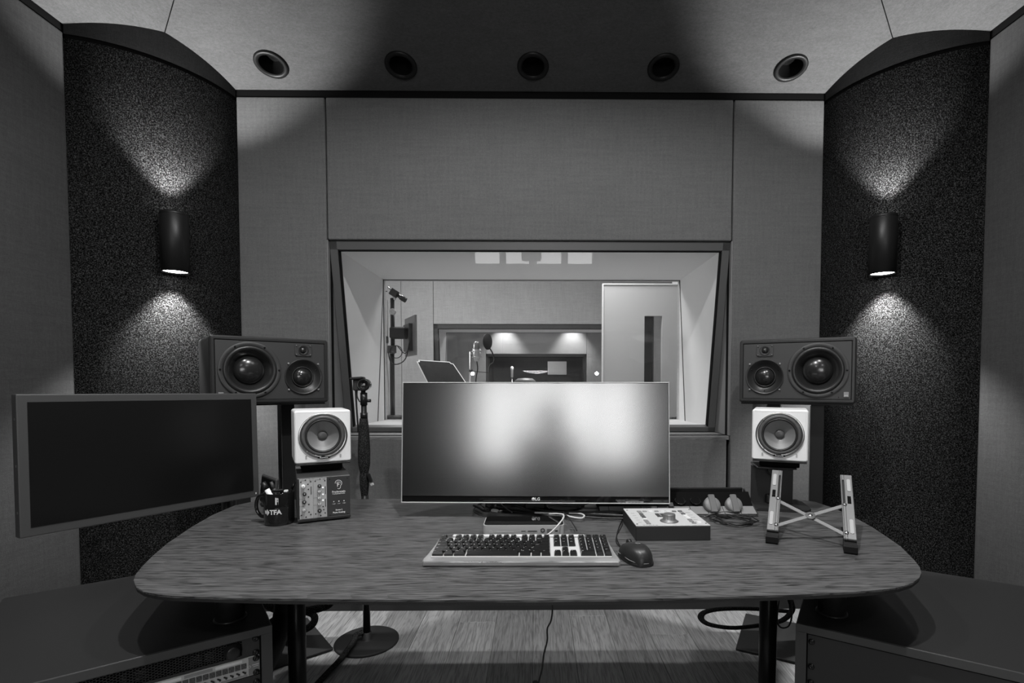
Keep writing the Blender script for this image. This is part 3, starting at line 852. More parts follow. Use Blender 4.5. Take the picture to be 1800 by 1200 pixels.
# vented 1U unit
u1 = rack_unit('vented_rack_unit', 'black rack unit with honeycomb grille and round knob, top of left rack', 'rack unit', aL, ANL)
z1, z0 = ztop - 0.0015, ztop - U + 0.0005
b = B(); box(b, ((X0 - 0.035 + X0) / 2 , yf, (z0 + z1) / 2), (0.035, 0.003, z1 - z0), 0.0006)
box(b, ((X1 + X1 + 0.03) / 2, yf, (z0 + z1) / 2), (0.03, 0.003, z1 - z0), 0.0006)
box(b, ((X0 + X1) / 2, yf, z1 - 0.0015), (abs(X1 - X0), 0.003, 0.003)); box(b, ((X0 + X1) / 2, yf, z0 + 0.0025), (abs(X1 - X0), 0.003, 0.005))
obj('front_plate', b, 'cabinet', u1)
b = B(); box(b, ((X0 + X1) / 2, yf + 0.12, (z0 + z1) / 2), (abs(X1 - X0) - 0.01, 0.20, z1 - z0 - 0.003)); obj('chassis', b, 'black_gap', u1)
b = B()
hx = 0.0058; i = 0; xx = X0 - 0.036
while xx > X1 + 0.03:
    for j in range(6):
        zz = z0 + 0.008 + j * 0.0056 + (0.0028 if i % 2 else 0)
        if zz > z1 - 0.004: continue
        o_ = [(xx + 0.0037 * math.cos(k * PI / 3), zz + 0.0034 * math.sin(k * PI / 3)) for k in range(6)]
        n_ = [(xx + 0.0026 * math.cos(k * PI / 3), zz + 0.0024 * math.sin(k * PI / 3)) for k in range(6)]
        vo = [b.verts.new((p[0], yf - 0.0005, p[1])) for p in o_]; vi = [b.verts.new((p[0], yf - 0.0005, p[1])) for p in n_]
        vb = [b.verts.new((p[0], yf + 0.004, p[1])) for p in n_]
        for k in range(6):
            b.faces.new((vo[k], vo[(k + 1) % 6], vi[(k + 1) % 6], vi[k])); b.faces.new((vi[k], vi[(k + 1) % 6], vb[(k + 1) % 6], vb[k]))
    xx -= 0.0050; i += 1
gr = obj('grille', b, 'cabinet', u1, recalc=False); gr['kind'] = 'stuff'
for xx, w in ((-0.118, 0.016), (-0.142, 0.02), (-0.235, 0.02), (-0.262, 0.008)):
    b = B(); box(b, (xx, yf + 0.008, (z0 + z1) / 2 - 0.002), (w, 0.002, 0.02)); obj('inner_label', b, 'socket_light', u1)
b = B(); lathe(b, [(0.0175, 0), (0.0175, 0.004), (0.014, 0.006), (0.0135, 0.012), (0.0115, 0.0135), (0, 0.0135)], (X0 - 0.052, yf - 0.001, (z0 + z1) / 2), '-y', 28); obj('knob', b, 'black_metal', u1)
b = B(); [screw(b, X0 - 0.008, yf - 0.002, (z0 + z1) / 2 + s * 0.0159) for s in (-1, 1)]; obj('screw', b, 'screw_black', u1)
# silver switch panel
u2 = rack_unit('switch_panel', 'silver rack panel with a row of small dark switches, below the vented unit', 'rack unit', aL, ANL)
z1, z0 = ztop - U - 0.001, ztop - 2 * U
b = B(); box(b, ((X0 + X1) / 2, yf, (z0 + z1) / 2), (abs(X1 - X0) - 0.002, 0.003, z1 - z0), 0.0008); obj('front_plate', b, 'silver', u2)
b = B(); box(b, ((X0 + X1) / 2, yf + 0.06, (z0 + z1) / 2), (abs(X1 - X0) - 0.02, 0.1, z1 - z0 - 0.004)); obj('chassis', b, 'black_gap', u2)
b = B(); box(b, (X0 - 0.012, yf - 0.002, (z0 + z1) / 2), (0.022, 0.002, z1 - z0 - 0.004)); obj('end_plate', b, 'knob_grey', u2)
for k in range(36):
    xx = X0 - 0.032 - k * 0.0118
    b = B(); box(b, (xx, yf - 0.0025, z1 - 0.0175), (0.0102, 0.002, 0.012), 0.0006)
    for dx, dz in ((-0.003, 0.002), (0.003, 0.002), (0, -0.002)): cyl(b, (xx + dx, yf - 0.0035, z1 - 0.0175 + dz), 0.0012, 0.0012, '-y', 8)
    obj('jack', b, 'button_dark', u2)
    b = B(); box(b, (xx, yf - 0.003, z1 - 0.031), (0.007, 0.003, 0.0026), 0.0005, Matrix.Rotation(R(35), 3, 'Y')); cyl(b, (xx + 0.002, yf - 0.004, z1 - 0.032), 0.002, 0.003, '-y', 8)
    obj('lever', b, 'black', u2)
for s in range(8):
    b = B(); box(b, (X0 - 0.06 - s * 0.055, yf - 0.002, z1 - 0.0055), (0.05, 0.001, 0.006)); obj('label_strip', b, 'print_white' if s % 3 != 1 else 'button_mid', u2)
    b = B(); box(b, (X0 - 0.05 - s * 0.055, yf - 0.002, z0 + 0.0035), (0.05, 0.001, 0.004)); obj('label_strip', b, 'print_white' if s % 3 != 0 else 'button_mid', u2)
b = B(); tube(b, [(X0 - 0.0215 + 0.0028 * math.cos(R(60 - 300 * k / 10)), yf - 0.0035, (z0 + z1) / 2 + 0.0028 * math.sin(R(60 - 300 * k / 10))) for k in range(11)], 0.0004, 5, smooth=False); box(b, (X0 - 0.0215, yf - 0.0035, (z0 + z1) / 2 + 0.002), (0.0006, 0.0006, 0.0034)); box(b, (X0 - 0.009, yf - 0.0033, z0 + 0.024), (0.014, 0.0004, 0.001)); box(b, (X0 - 0.009, yf - 0.0033, z0 + 0.020), (0.010, 0.0004, 0.0008)); obj('print', b, 'print_white', u2)
b = B(); [screw(b, X0 - 0.008, yf - 0.003, (z0 + z1) / 2 + s * 0.0159) for s in (-1, 1)]; obj('screw', b, 'screw_black', u2)
# blank panels
def blank(corner, ang, sgn, z0, z1, label):
    t = thing('blank_rack_panel', label, 'rack panel', (corner.x, corner.y, 0), ang, 'blank rack panels')
    xa, xb = sgn * (T_ + 0.002), sgn * (W_ - T_ - 0.002)
    b = B(); box(b, ((xa + xb) / 2, yf, (z0 + z1) / 2), (abs(xb - xa), 0.003, z1 - z0 - 0.001), 0.0008); obj('front_plate', b, 'cabinet', t)
    for z in ((z0 + 0.006, z1 - 0.006) if z1 - z0 < 0.06 else (z1 - 0.016, z1 - 0.016 - 0.057, z0 + 0.02)):
        for xx in (xa + sgn * 0.008, xb - sgn * 0.008):
            b = B(); screw(b, xx, yf - 0.002, z); obj('screw', b, 'screw_black', t)
blank(aL, ANL, -1, ztop - 5 * U, ztop - 2 * U - 0.001, 'black blank panel under the silver switch panel in the left rack')
blank(aR, ANR, 1, ztop - 3 * U, ztop - 0.004, 'black blank panel at the top of the right rack cabinet')

# ================================================================== LOUDSPEAKERS
def plate_fill(b, tx, tz):
    t_ = B(); holed_plate(t_, rrect(0.0648, 0.0468, 0.009, 6, tx, tz), [(tx, tz, 0.0205)], -0.0038); join(b, t_)
def main_speaker(label, pin, pout, mir):
    """three way monitor; local x along the baffle, woofer on the outer side"""
    a, c = (pout, pin) if not mir else (pin, pout)      # left-most, right-most baffle ends
    mid = (a + c) / 2; ang = math.atan2(c.y - a.y, c.x - a.x)
    z0 = SPZ
    W, H, D = 0.43, 0.264, 0.30
    t = thing('monitor_speaker', label, 'loudspeaker', (mid.x, mid.y, z0), ang, 'large black three way loudspeakers')
    s = 1 if mir else -1
    b = B(); shell_box(b, W, H, D, 0.013, 0.004, 0.0185); obj('cabinet_body', b, 'speaker_black', t)
    wx, wz, mx, mz, tx, tz = s * 0.081, 0.133, s * -0.114, 0.108, s * -0.114, 0.217
    b = B(); holed_plate(b, rrect(W - 0.0372, H - 0.0372, 0.002, 2, 0, H / 2), [(wx, wz, 0.0925), (mx, mz, 0.0722), (tx, tz, 0.0120)], 0.0006); obj('front_baffle', b, 'baffle', t)
    # woofer
    b = B(); lathe(b, [(0.109, 0.0), (0.109, 0.0045), (0.108, 0.0052), (0.094, 0.0052), (0.093, 0.0035)], (wx, -0.0005, wz), '-y', 64); w = obj('woofer', b, 'baffle', t)
    b = B(); lathe(b, [(0.0935, 0.0045), (0.092, 0.009), (0.0865, 0.0115), (0.080, 0.009), (0.0765, 0.003), (0.075, 0.001)], (wx, -0.0005, wz), '-y', 64); obj('surround', b, 'rubber', w)
    b = B(); lathe(b, [(0.0765, 0.002), (0.055, -0.026), (0.050, -0.03)], (wx, 0.001, wz), '-y', 64); obj('cone', b, 'cone_black', w)
    b = B(); lathe(b, [(0.055, -0.026)] + [(0.0545 * math.cos(k * PI / 20), -0.024 + 0.030 * math.sin(k * PI / 20)) for k in range(11)], (wx, 0.001, wz), '-y', 48); obj('dust_cap', b, 'cone_black', w)
    for k in range(6):
        a_ = PI / 3 * k
        b = B(); screw(b, wx + 0.1015 * math.cos(a_), -0.006, wz + 0.1015 * math.sin(a_), 0.0032); obj('screw', b, 'black_gloss', w)
    # midrange dome in its flare
    b = B(); lathe(b, [(0.0725, 0.0), (0.0725, 0.004), (0.071, 0.005), (0.066, 0.0), (0.056, -0.010), (0.046, -0.017), (0.041, -0.019)], (mx, -0.001, mz), '-y', 64); md = obj('midrange_flare', b, 'rubber', t)
    b = B(); lathe(b, [(0.0405, -0.019), (0.0415, -0.012), (0.039, -0.012), (0.037, -0.018)], (mx, -0.001, mz), '-y', 48); obj('dome_ring', b, 'knob_dark', md)
    b = B(); lathe(b, [(0.0365 * math.cos(k * PI / 20), -0.019 + 0.023 * math.sin(k * PI / 20)) for k in range(11)], (mx, -0.001, mz), '-y', 40); obj('dome', b, 'cone_black', md)
    for k in range(4):
        b = B(); screw(b, mx + (1 if k % 2 else -1) * 0.0575, -0.0026, mz + (1 if k > 1 else -1) * 0.053, 0.0032); obj('screw', b, 'button_mid', md)
    for a_ in (R(30), R(150), R(270)):
        b = B(); screw(b, mx + 0.060 * math.cos(a_), 0.008, mz + 0.060 * math.sin(a_), 0.003); obj('screw', b, 'black_gloss', md)
    # tweeter
    b = B(); loft(b, [[(q[0], yy, q[1]) for q in rrect(0.066 - i_, 0.048 - i_, 0.009, 6, tx, tz)] for yy, i_ in ((0.0006, 0), (-0.0030, 0), (-0.0038, 0.0012))], cap_last=False); lathe(b, [(0.0206, 0.0033), (0.0245, 0.0037)], (tx, -0.0001, tz), '-y', 36); plate_fill(b, tx, tz); tw = obj('tweeter_plate', b, 'baffle', t)
    b = B(); lathe(b, [(0.0205, 0.0045), (0.0195, 0.0058), (0.013, -0.001), (0.0115, -0.001)], (tx, -0.0005, tz), '-y', 36); obj('tweeter_horn', b, 'rubber', tw)
    b = B(); lathe(b, [(0.0118 * math.cos(k * PI / 16), -0.0008 + 0.0095 * math.sin(k * PI / 16)) for k in range(9)], (tx, -0.0005, tz), '-y', 28); obj('dome', b, 'cone_black', tw)
    for k in range(4):
        b = B(); screw(b, tx + (1 if k % 2 else -1) * 0.0265, -0.0048, tz + (1 if k > 1 else -1) * 0.0185, 0.0024); obj('screw', b, 'knob_grey', tw)
    # badge
    b = B(); box(b, (s * 0.181, -0.0035, 0.037), (0.017, 0.002, 0.020), 0.0004); bd = obj('badge', b, 'socket_light', t)
    b = B(); text_into(b, 'ATC', 0.0065, (s * 0.181, -0.0048, 0.0325)); obj('print', b, 'print_white', bd)
    b = B(); cyl(b, (s * 0.155, -0.0025, 0.026), 0.0018, 0.001, '-y', 10); obj('status_light', b, 'black_gloss', t)
    return t, mid, ang
SPZ = 1.073
li, lo_p = at_y(579, 707, 2.20), at_y(369, 700, 1.925)
ri, ro_p = at_y(1298, 707, 2.18), at_y(1505, 710, 1.975)
spL, midL, angL = main_speaker('large black three way loudspeaker on the left stand, its woofer outward', li, lo_p, False)
spR, midR, angR = main_speaker('large black three way loudspeaker on the right stand, badge at lower right', ri, ro_p, True)
def floor_stand(label, mid, ang, xs, cat='speaker stand'):
    t = thing('speaker_stand', label, cat, (mid.x, mid.y, 0), ang, 'black floor stands under the large loudspeakers')
    b = B(); box(b, (0, 0.15, SPZ - 0.004), (0.415, 0.24, 0.007), 0.001); obj('top_plate', b, 'black_matte', t)
    b = B(); box(b, (0, 0.17, 0.008), (0.42, 0.38, 0.008), 0.001); obj('base_plate', b, 'black_matte', t)
    for x_ in xs:
        b = B(); box(b, (x_, 0.17, SPZ / 2), (0.052, 0.075, SPZ - 0.02), 0.002); obj('post', b, 'black_metal', t)
        b = B(); box(b, (x_ - 0.0275, 0.135, SPZ / 2), (0.002, 0.012, SPZ - 0.03)); obj('post_trim', b, 'edge_grey', t)
    for sx in (-1, 1):
        for yy in (0.0, 0.34):
            b = B(); cyl(b, (sx * 0.19, yy, 0), 0.012, 0.005, n=14); obj('foot', b, 'rubber', t)
    return t
floor_stand('black floor stand under the left large loudspeaker, seen beside the white speaker', midL, angL, (-0.09, 0.085))
floor_stand('black floor stand under the right large loudspeaker, near the felt corner', midR, angR, (-0.085, 0.085))

def small_speaker(label, x, y, z, ang):
    W = 0.165
    t = thing('desktop_speaker', label, 'loudspeaker', (x, y, z), ang, 'white cube speakers')
    b = B(); shell_box(b, W, W, W, 0.008, 0.001, 0.010); t_ = B(); holed_plate(t_, rrect(W - 0.0168, W - 0.0168, 0.001, 5, 0, W / 2), [(0, W / 2 + 0.002, 0.063)], 0.0); join(b, t_); obj('cabinet_body', b, 'white', t)
    c = (0, 0.0, W / 2 + 0.002)
    b = B(); lathe(b, [(0.0715, 0.0), (0.0715, 0.003), (0.0700, 0.0042), (0.0640, 0.0042), (0.0625, 0.002)], c, '-y', 64); dr = obj('chrome_ring', b, 'chrome', t)
    b = B(); lathe(b, [(0.0630, 0.003), (0.0625, 0.0045), (0.0530, 0.0045), (0.0520, 0.001)], c, '-y', 64); obj('gasket', b, 'cone_grey', dr).data.materials[0] = M['button_dark']
    b = B(); lathe(b, [(0.0530, 0.002), (0.0515, 0.006), (0.0490, 0.0065), (0.0470, 0.003), (0.0460, 0.0)], c, '-y', 64); obj('surround', b, 'rubber', dr)
    b = B(); lathe(b, [(0.0465, 0.001), (0.0135, -0.022), (0.0125, -0.0225)], (c[0], 0.0001, c[2]), '-y', 64); obj('cone', b, 'cone_grey', dr)
    b = B(); lathe(b, [(0.0142, -0.021)] + [(0.0142 * math.cos(k * PI / 14), -0.018 + 0.006 * math.sin(k * PI / 14)) for k in range(8)], (c[0], 0.0001, c[2]), '-y', 28); obj('dust_cap', b, 'button_dark', dr)
    for k in range(4):
        a_ = R(45 + 90 * k)
        b = B(); screw(b, c[0] + 0.0665 * math.cos(a_), -0.0042, c[2] + 0.0665 * math.sin(a_), 0.0022); obj('screw', b, 'steel', dr)
    b = B()
    pts = [(0.0190 * math.cos(k * PI / 10) , c[2] - 0.0675 + 0.0040 * math.sin(k * PI / 10)) for k in range(20)]
    plate(b, pts, -0.0065, -0.003); bd = obj('badge', b, 'black_gloss', dr)
    b = B(); text_into(b, 'Avantone', 0.0062, (0, -0.0068, c[2] - 0.0675)); obj('print', b, 'print_white', bd)
    for s in (-1, 1):
        b = B(); plate(b, rrect(0.005, 0.012, 0.0024, 3, s * 0.050, 0.019), -0.0006, 0.001); obj('grille_socket', b, 'silver', t)
    return t
# yawed inwards, the left one on its pad and rack box, the right one on a column stand
wL = at_y(569, 815, 1.61); wR = at_y(1369.5, 815, 1.63)
AWL, AWR = R(28), R(-26)
small_speaker('white cube speaker on a pad above the small rack box, left of the screen', wL.x, wL.y, 0.905, AWL)
small_speaker('white cube speaker on a black column stand, right of the screen', wR.x, wR.y, 0.905, AWR)
def pad(label, x, y, z, ang):
    t = thing('speaker_pad', label, 'speaker pad', (x, y, z), ang, 'wedge pads under the white speakers')
    b = B(); box(b, (0, 0.085, 0.011), (0.12, 0.10, 0.022), 0.003); obj('foam_wedge', b, 'black_gap', t)
    b = B(); box(b, (0, 0.084, 0.0255), (0.160, 0.164, 0.006), 0.002); obj('top_plate', b, 'knob_dark', t)
    return t
pad('black pad under the left white speaker, resting on the small rack box', wL.x, wL.y, 0.876, AWL)
# small rack box with audio modules
p0 = at_z(523, 921, DZ); p1 = at_z(620, 915, DZ)
t = thing('audio_module_rack', 'small black rack box with two silver audio modules, beside the black mug', 'rack box', (p0.x, p0.y, DZ + 0.008), R(26))
BW = 0.147; BH = 0.126
b = B(); box(b, (BW / 2, 0.10, BH / 2), (BW, 0.196, BH), 0.0015); obj('case', b, 'panel_dark', t)
b = B(); box(b, (BW / 2, -0.001, 0.001), (BW, 0.006, 0.008), 0.001); box(b, (0.0025, -0.0006, BH / 2), (0.005, 0.004, BH - 0.004)); obj('case_rim', b, 'black_matte', t)
for s in (0.02, BW - 0.02):
    for yy in (0.02, 0.17):
        b = B(); cyl(b, (s, yy, -0.008), 0.008, 0.008, n=16); obj('foot', b, 'rubber', t)
MW = 0.0375
def knob(parent, x, z, r, m, mark='print_white'):
    b = B(); lathe(b, [(r, 0), (r, 0.001), (r * 0.82, 0.0025), (r * 0.78, 0.010), (r * 0.68, 0.0112), (0, 0.0112)], (x, -0.0034, z), '-y', 20)
    k = obj('knob', b, m, parent)
    b = B(); box(b, (x, -0.0150, z + r * 0.4), (0.0012, 0.0006, r * 0.7)); obj('pointer', b, mark, k)
def module(x0, knobs, holes, slots, leds, nums):
    b = B(); plate(b, [(x0, 0.006), (x0 + MW - 0.0006, 0.006), (x0 + MW - 0.0006, BH - 0.002), (x0, BH - 0.002)], -0.0032, -0.0005); mo = obj('audio_module', b, 'silver', t)
    for (fx, fz, r, m) in knobs: knob(mo, x0 + fx * MW, 0.006 + fz * (BH - 0.008), r, m, 'print_white' if m == 'knob_dark' else 'print_dark')
    for fx, fz in holes:
        b = B(); cyl(b, (x0 + fx * MW, -0.0030, 0.006 + fz * (BH - 0.008)), 0.0020, 0.0012, '-y', 10); obj('screw', b, 'knob_dark', mo)
    for fx, fz, h in slots:
        b = B(); box(b, (x0 + fx * MW, -0.0034, 0.006 + fz * (BH - 0.008)), (0.0022, 0.0006, h * BH)); obj('meter', b, 'print_dark', mo)
    for fx, fz in leds:
        b = B(); cyl(b, (x0 + fx * MW, -0.0030, 0.006 + fz * (BH - 0.008)), 0.0024, 0.002, '-y', 12); obj('button', b, 'led', mo)
    b = B(); text_into(b, nums, 0.0045, (x0 + 0.030, -0.0034, BH - 0.006)); box(b, (x0 + 0.010, -0.0034, BH - 0.0065), (0.012, 0.0003, 0.0007)); obj('print', b, 'print_dark', mo)
    b = B()
    for fz in (0.505, 0.32): box(b, (x0 + MW * 0.2, -0.0033, 0.006 + fz * (BH - 0.008)), (MW * 0.4, 0.0003, 0.0006))
    obj('print', b, 'print_dark', mo)
kd, kw, kg = 'knob_dark', 'white', 'silver'
module(0.0062, [(0.28, 0.82, 0.0058, kw), (0.36, 0.625, 0.0056, kd), (0.33, 0.425, 0.0058, kd), (0.30, 0.225, 0.0060, kg)],
       [(0.12, 0.93), (0.82, 0.93), (0.45, 0.975), (0.62, 0.87), (0.65, 0.74), (0.65, 0.55), (0.66, 0.36), (0.67, 0.165), (0.12, 0.10), (0.45, 0.045), (0.80, 0.10)], [(0.84, 0.70, 0.19)], [], '511')
module(0.0062 + MW, [(0.45, 0.80, 0.0056, kd), (0.43, 0.655, 0.0056, kg), (0.43, 0.49, 0.0056, kg), (0.43, 0.335, 0.0056, kg), (0.43, 0.17, 0.0058, kd)],
       [(0.15, 0.93), (0.85, 0.93), (0.5, 0.975), (0.70, 0.27), (0.75, 0.19), (0.15, 0.10), (0.52, 0.045), (0.85, 0.10)], [(0.88, 0.68, 0.19), (0.88, 0.36, 0.19)], [(0.70, 0.755), (0.70, 0.58), (0.70, 0.43)], '543')
xb0 = 0.0062 + 2 * MW
b = B(); plate(b, [(xb0, 0.006), (BW - 0.001, 0.006), (BW - 0.001, BH - 0.002), (xb0, BH - 0.002)], -0.0030, -0.0005); fp = obj('blank_plate', b, 'panel_dark', t)
xc = (xb0 + BW) / 2
b = B()
text_into(b, 'Fredenstein', 0.0080, (xc, -0.0032, 0.0785), bold=0.0002); text_into(b, 'Professional Audio', 0.0047, (xc, -0.0032, 0.0725), bold=0.0001)
text_into(b, 'Bento 2', 0.0060, (xc, -0.0032, 0.0230), bold=0.00015); text_into(b, 'Pure Analog', 0.0070, (xc, -0.0032, 0.0155), bold=0.0002)
for i, s in enumerate(('+16V', '-16V', '+48V')):
    text_into(b, s, 0.0042, (xc + (i - 1) * 0.0145, -0.0032, 0.0420)); cyl(b, (xc + (i - 1) * 0.0145, -0.0030, 0.0490), 0.0018, 0.0008, '-y', 10)
text_into(b, 'F', 0.016, (xc - 0.0015, -0.0032, 0.099), bold=0.0003)
ear = [(-0.010, 0.1040), (-0.0085, 0.1095), (-0.003, 0.1130), (0.0040, 0.1120), (0.0085, 0.1070), (0.0085, 0.1010), (0.0055, 0.0960), (0.0045, 0.0900), (0.0010, 0.0868), (-0.003, 0.0885)]
tube(b, [(xc + p[0], -0.0032, p[1]) for p in ear], 0.0008, 6, k=6)
tube(b, [(xc + p[0] * 0.62, -0.0032, 0.1020 + (p[1] - 0.1020) * 0.62) for p in ear[:6]], 0.0005, 6, k=6)
obj('print', b, 'print_white', fp)
for x_, z_ in ((xb0 + 0.008, 0.010), (BW - 0.008, 0.010), (xb0 + 0.008, BH - 0.007), (BW - 0.008, BH - 0.007)):
    b = B(); cyl(b, (x_, -0.003, z_), 0.0019, 0.001, '-y', 10); obj('screw', b, 'black', fp)

# column stand of the right white speaker
t = thing('desktop_speaker_stand', 'black column stand with round edged foot, under the right white speaker', 'speaker stand', (wR.x, wR.y, DZ), R(-12))
b = B(); prism(b, rrect(0.20, 0.16, 0.035, 6, 0.005, 0.075), 0.0, 0.010, 0.003); foot = obj('base_plate', b, 'black_matte', t)
b = B(); box(b, (0.045, 0, 0), (0.032, 0.004, 0.0004)); box(b, (0.066, 0.001, 0), (0.006, 0.006, 0.0004)); 
for v in b.verts: v.co.z = 0.0104; v.co.y += 0.010
obj('print', b, 'print_white', foot)
b = B(); prism(b, [(-0.065, 0.085), (0.065, 0.085), (0.065, 0.105), (-0.065, 0.105)], 0.010, 0.134); obj('column', b, 'black_matte', t)
b = B(); box(b, (0, 0.08, 0.137), (0.12, 0.12, 0.006), 0.002); obj('top_plate', b, 'black_metal', t)
b = B(); box(b, (-0.01, 0.075, 0.026), (0.022, 0.02, 0.03), 0.003); obj('clamp', b, 'black', t)
b = B(); tube(b, [(-0.02, 0.078, 0.134), (-0.018, 0.06, 0.118), (0.0, 0.055, 0.108), (0.012, 0.06, 0.12), (0.012, 0.078, 0.134)], 0.0022, 6); obj('cable_hook', b, 'cable', t)
pad('black pad under the right white speaker, on the column stand', wR.x, wR.y, 0.880, AWR).scale = (1, 1, 0.86)

# ================================================================== SCREENS
def panel_screen(name, label, corners, thick, bez, bez_b, m_b, m_s, m_rim=None):
    """corners TL, TR, BR, BL as world points; builds the panel in its own frame"""
    TL, TR, BR, BL = corners
    c = (TL + TR + BR + BL) / 4
    ux = ((TR - TL) + (BR - BL)).normalized(); uz = ((TL - BL) + (TR - BR)); uz = (uz - ux * uz.dot(ux)).normalized(); uy = uz.cross(ux)
    W = ((TR - TL).length + (BR - BL).length) / 2; H = ((TL - BL).length + (TR - BR).length) / 2
    t = thing(name, label, 'monitor', c)
    mt = Matrix((ux, uy, uz)).transposed()
    t.rotation_euler = mt.to_euler()
    b = B(); box(b, (0, thick / 2, 0), (W, thick, H), 0.003, seg=2); obj('casing', b, m_b, t)
    b = B(); box(b, (0, -0.0005, (bez_b - bez) / 2), (W - 2 * bez, 0.002, H - bez - bez_b)); obj('display', b, m_s, t)
    if m_rim:
        b = B()
        for z in (-H / 2 + 0.0014, H / 2 - 0.0014): box(b, (0, 0.002, z), (W + 0.001, 0.010, 0.003), 0.0006)
        for x in (-W / 2 + 0.0012, W / 2 - 0.0012): box(b, (x, 0.002, 0), (0.0028, 0.010, H + 0.001), 0.0006)
        obj('rim', b, m_rim, t)
    return t, W, H, mt, c
# central ultrawide: right side slightly nearer, leaning back
yaw, tl_ = R(-1.9), R(4.2)
cw = at_y(940.3, 777.5, 1.575)
ux = Vector((math.cos(yaw), math.sin(yaw), 0)); uy0 = Vector((-math.sin(yaw), math.cos(yaw), 0))
uz = (Vector((0, 0, 1)) * math.cos(tl_) + uy0 * math.sin(tl_)).normalized()
HW, HH = 0.413, 0.1865
crn = [cw - ux * HW + uz * HH, cw + ux * HW + uz * HH, cw + ux * HW - uz * HH, cw - ux * HW - uz * HH]
mon, MWd, MHt, mt, mc = panel_screen('ultrawide_monitor', 'wide thin framed monitor in the middle of the desk reflecting bright light', crn, 0.022, 0.004, 0.022, 'black_gloss', 'screen', 'silver')
b = B(); box(b, (0, 0.045, -0.02), (0.40, 0.05, 0.22), 0.015, seg=2); obj('rear_housing', b, 'black_matte', mon)
b = B()
text_into(b, 'LG', 0.0125, (0.0085, -0.0008, -MHt / 2 + 0.0130), bold=0.0003)
cyl(b, (-0.0045, -0.0006, -MHt / 2 + 0.0130), 0.0052, 0.0006, '-y', 20)
obj('print', b, 'print_white', mon)
b = B(); text_into(b, 'L', 0.006, (-0.0045, -0.0016, -MHt / 2 + 0.0130)); obj('logo_letter', b, 'print_dark', mon)
b = B(); box(b, (0.305, -0.001, -MHt / 2 + 0.0055), (0.055, 0.001, 0.005)); st = obj('sticker', b, 'socket_light', mon)
b = B(); [box(b, (0.290 + 0.010 * k, -0.0018, -MHt / 2 + 0.0055), (0.007, 0.0004, 0.0012)) for k in range(4)]; obj('print', b, 'print_dark', st)
# stand of the central monitor, in world-like axes
inv = mt.transposed()
b = B()
def loc(p): return inv @ (Vector(p) - mc)
zc = mc.z
t2 = B(); box(t2, (mc.x, mc.y + 0.085, (DZ + zc) / 2), (0.07, 0.03, zc - DZ - 0.01), 0.005)
for v in t2.verts: v.co = loc(v.co)
obj('stand_neck', t2, 'black_metal', mon)
t2 = B(); prism(t2, [(mc.x + 0.17 * math.cos(a_ * PI / 16) , mc.y + 0.16 - 0.13 * math.sin(a_ * PI / 16)) for a_ in range(17)], DZ, DZ + 0.006, 0.002)
for v in t2.verts: v.co = loc(v.co)
obj('stand_base', t2, 'rubber_dark', mon)

# left monitor on an arm, angled inwards
zt, zb = 1.121, 0.752
TLp = at_y(21.5, 691.7, 1.31); TRp = at_y(446.5, 691.7, 1.84); BRp = at_y(460, 870.6, 1.84); BLp = at_y(40.5, 946.5, 1.31)
side, WL, HL, mtl, cl = panel_screen('side_monitor', 'dark monitor with a broad grey bezel on an arm at the far left', [TLp, TRp, BRp, BLp], 0.035, 0.021, 0.024, 'bezel', 'screen_off')
b = B()
for z in (-0.12, 0.0, 0.12): box(b, (-WL / 2 - 0.0004, 0.012, z), (0.0012, 0.004, 0.006))
obj('side_screw', b, 'steel', side)
b = B(); box(b, (WL / 2 - 0.012, -0.0006, -HL / 2 + 0.013), (0.003, 0.0012, 0.006)); obj('power_mark', b, 'print_white', side)
b = B(); box(b, (0, 0.05, 0), (0.22, 0.04, 0.20), 0.01); obj('rear_housing', b, 'black_matte', side)
hub = cl + mtl @ Vector((0, 0.082, 0))
AP = Vector((-1.13, 1.87, 0))
armt = thing('screen_floor_stand', 'black floor pole with a short arm behind the broad bezelled monitor', 'monitor stand', AP)
b = B(); cyl(b, (0, 0, 0.0), 0.11, 0.012, n=32); cyl(b, (0, 0, 0.012), 0.018, 0.98, n=20); obj('pole', b, 'black_metal', armt)
b = B(); tube(b, [(0, 0, 0.94), tuple(hub - AP)], 0.016, 10, smooth=False); obj('arm_link', b, 'black_metal', armt)
b = B(); box(b, tuple(hub - AP), (0.10, 0.010, 0.10), 0.002, mtl); obj('mount_plate', b, 'black_metal', armt)
# dark slab standing behind the mug (small tablet)
t = thing('tablet', 'small dark tablet standing at the rear left of the desk, behind the mug', 'tablet', (at_y(473, 870, 1.71).x, 1.71, DZ), R(-45))
b = B(); box(b, (0, 0, 0.056), (0.14, 0.010, 0.095), 0.004, Matrix.Rotation(R(-6), 3, 'X')); obj('casing', b, 'bezel', t)
b = B(); box(b, (0, -0.0062, 0.056), (0.125, 0.001, 0.080), 0.0, Matrix.Rotation(R(-6), 3, 'X')); obj('display', b, 'screen_off', t)
b = B(); box(b, (0, 0.022, 0.006), (0.09, 0.075, 0.012), 0.003); box(b, (0, 0.018, 0.032), (0.02, 0.012, 0.05), 0.002); obj('stand', b, 'black_matte', t)
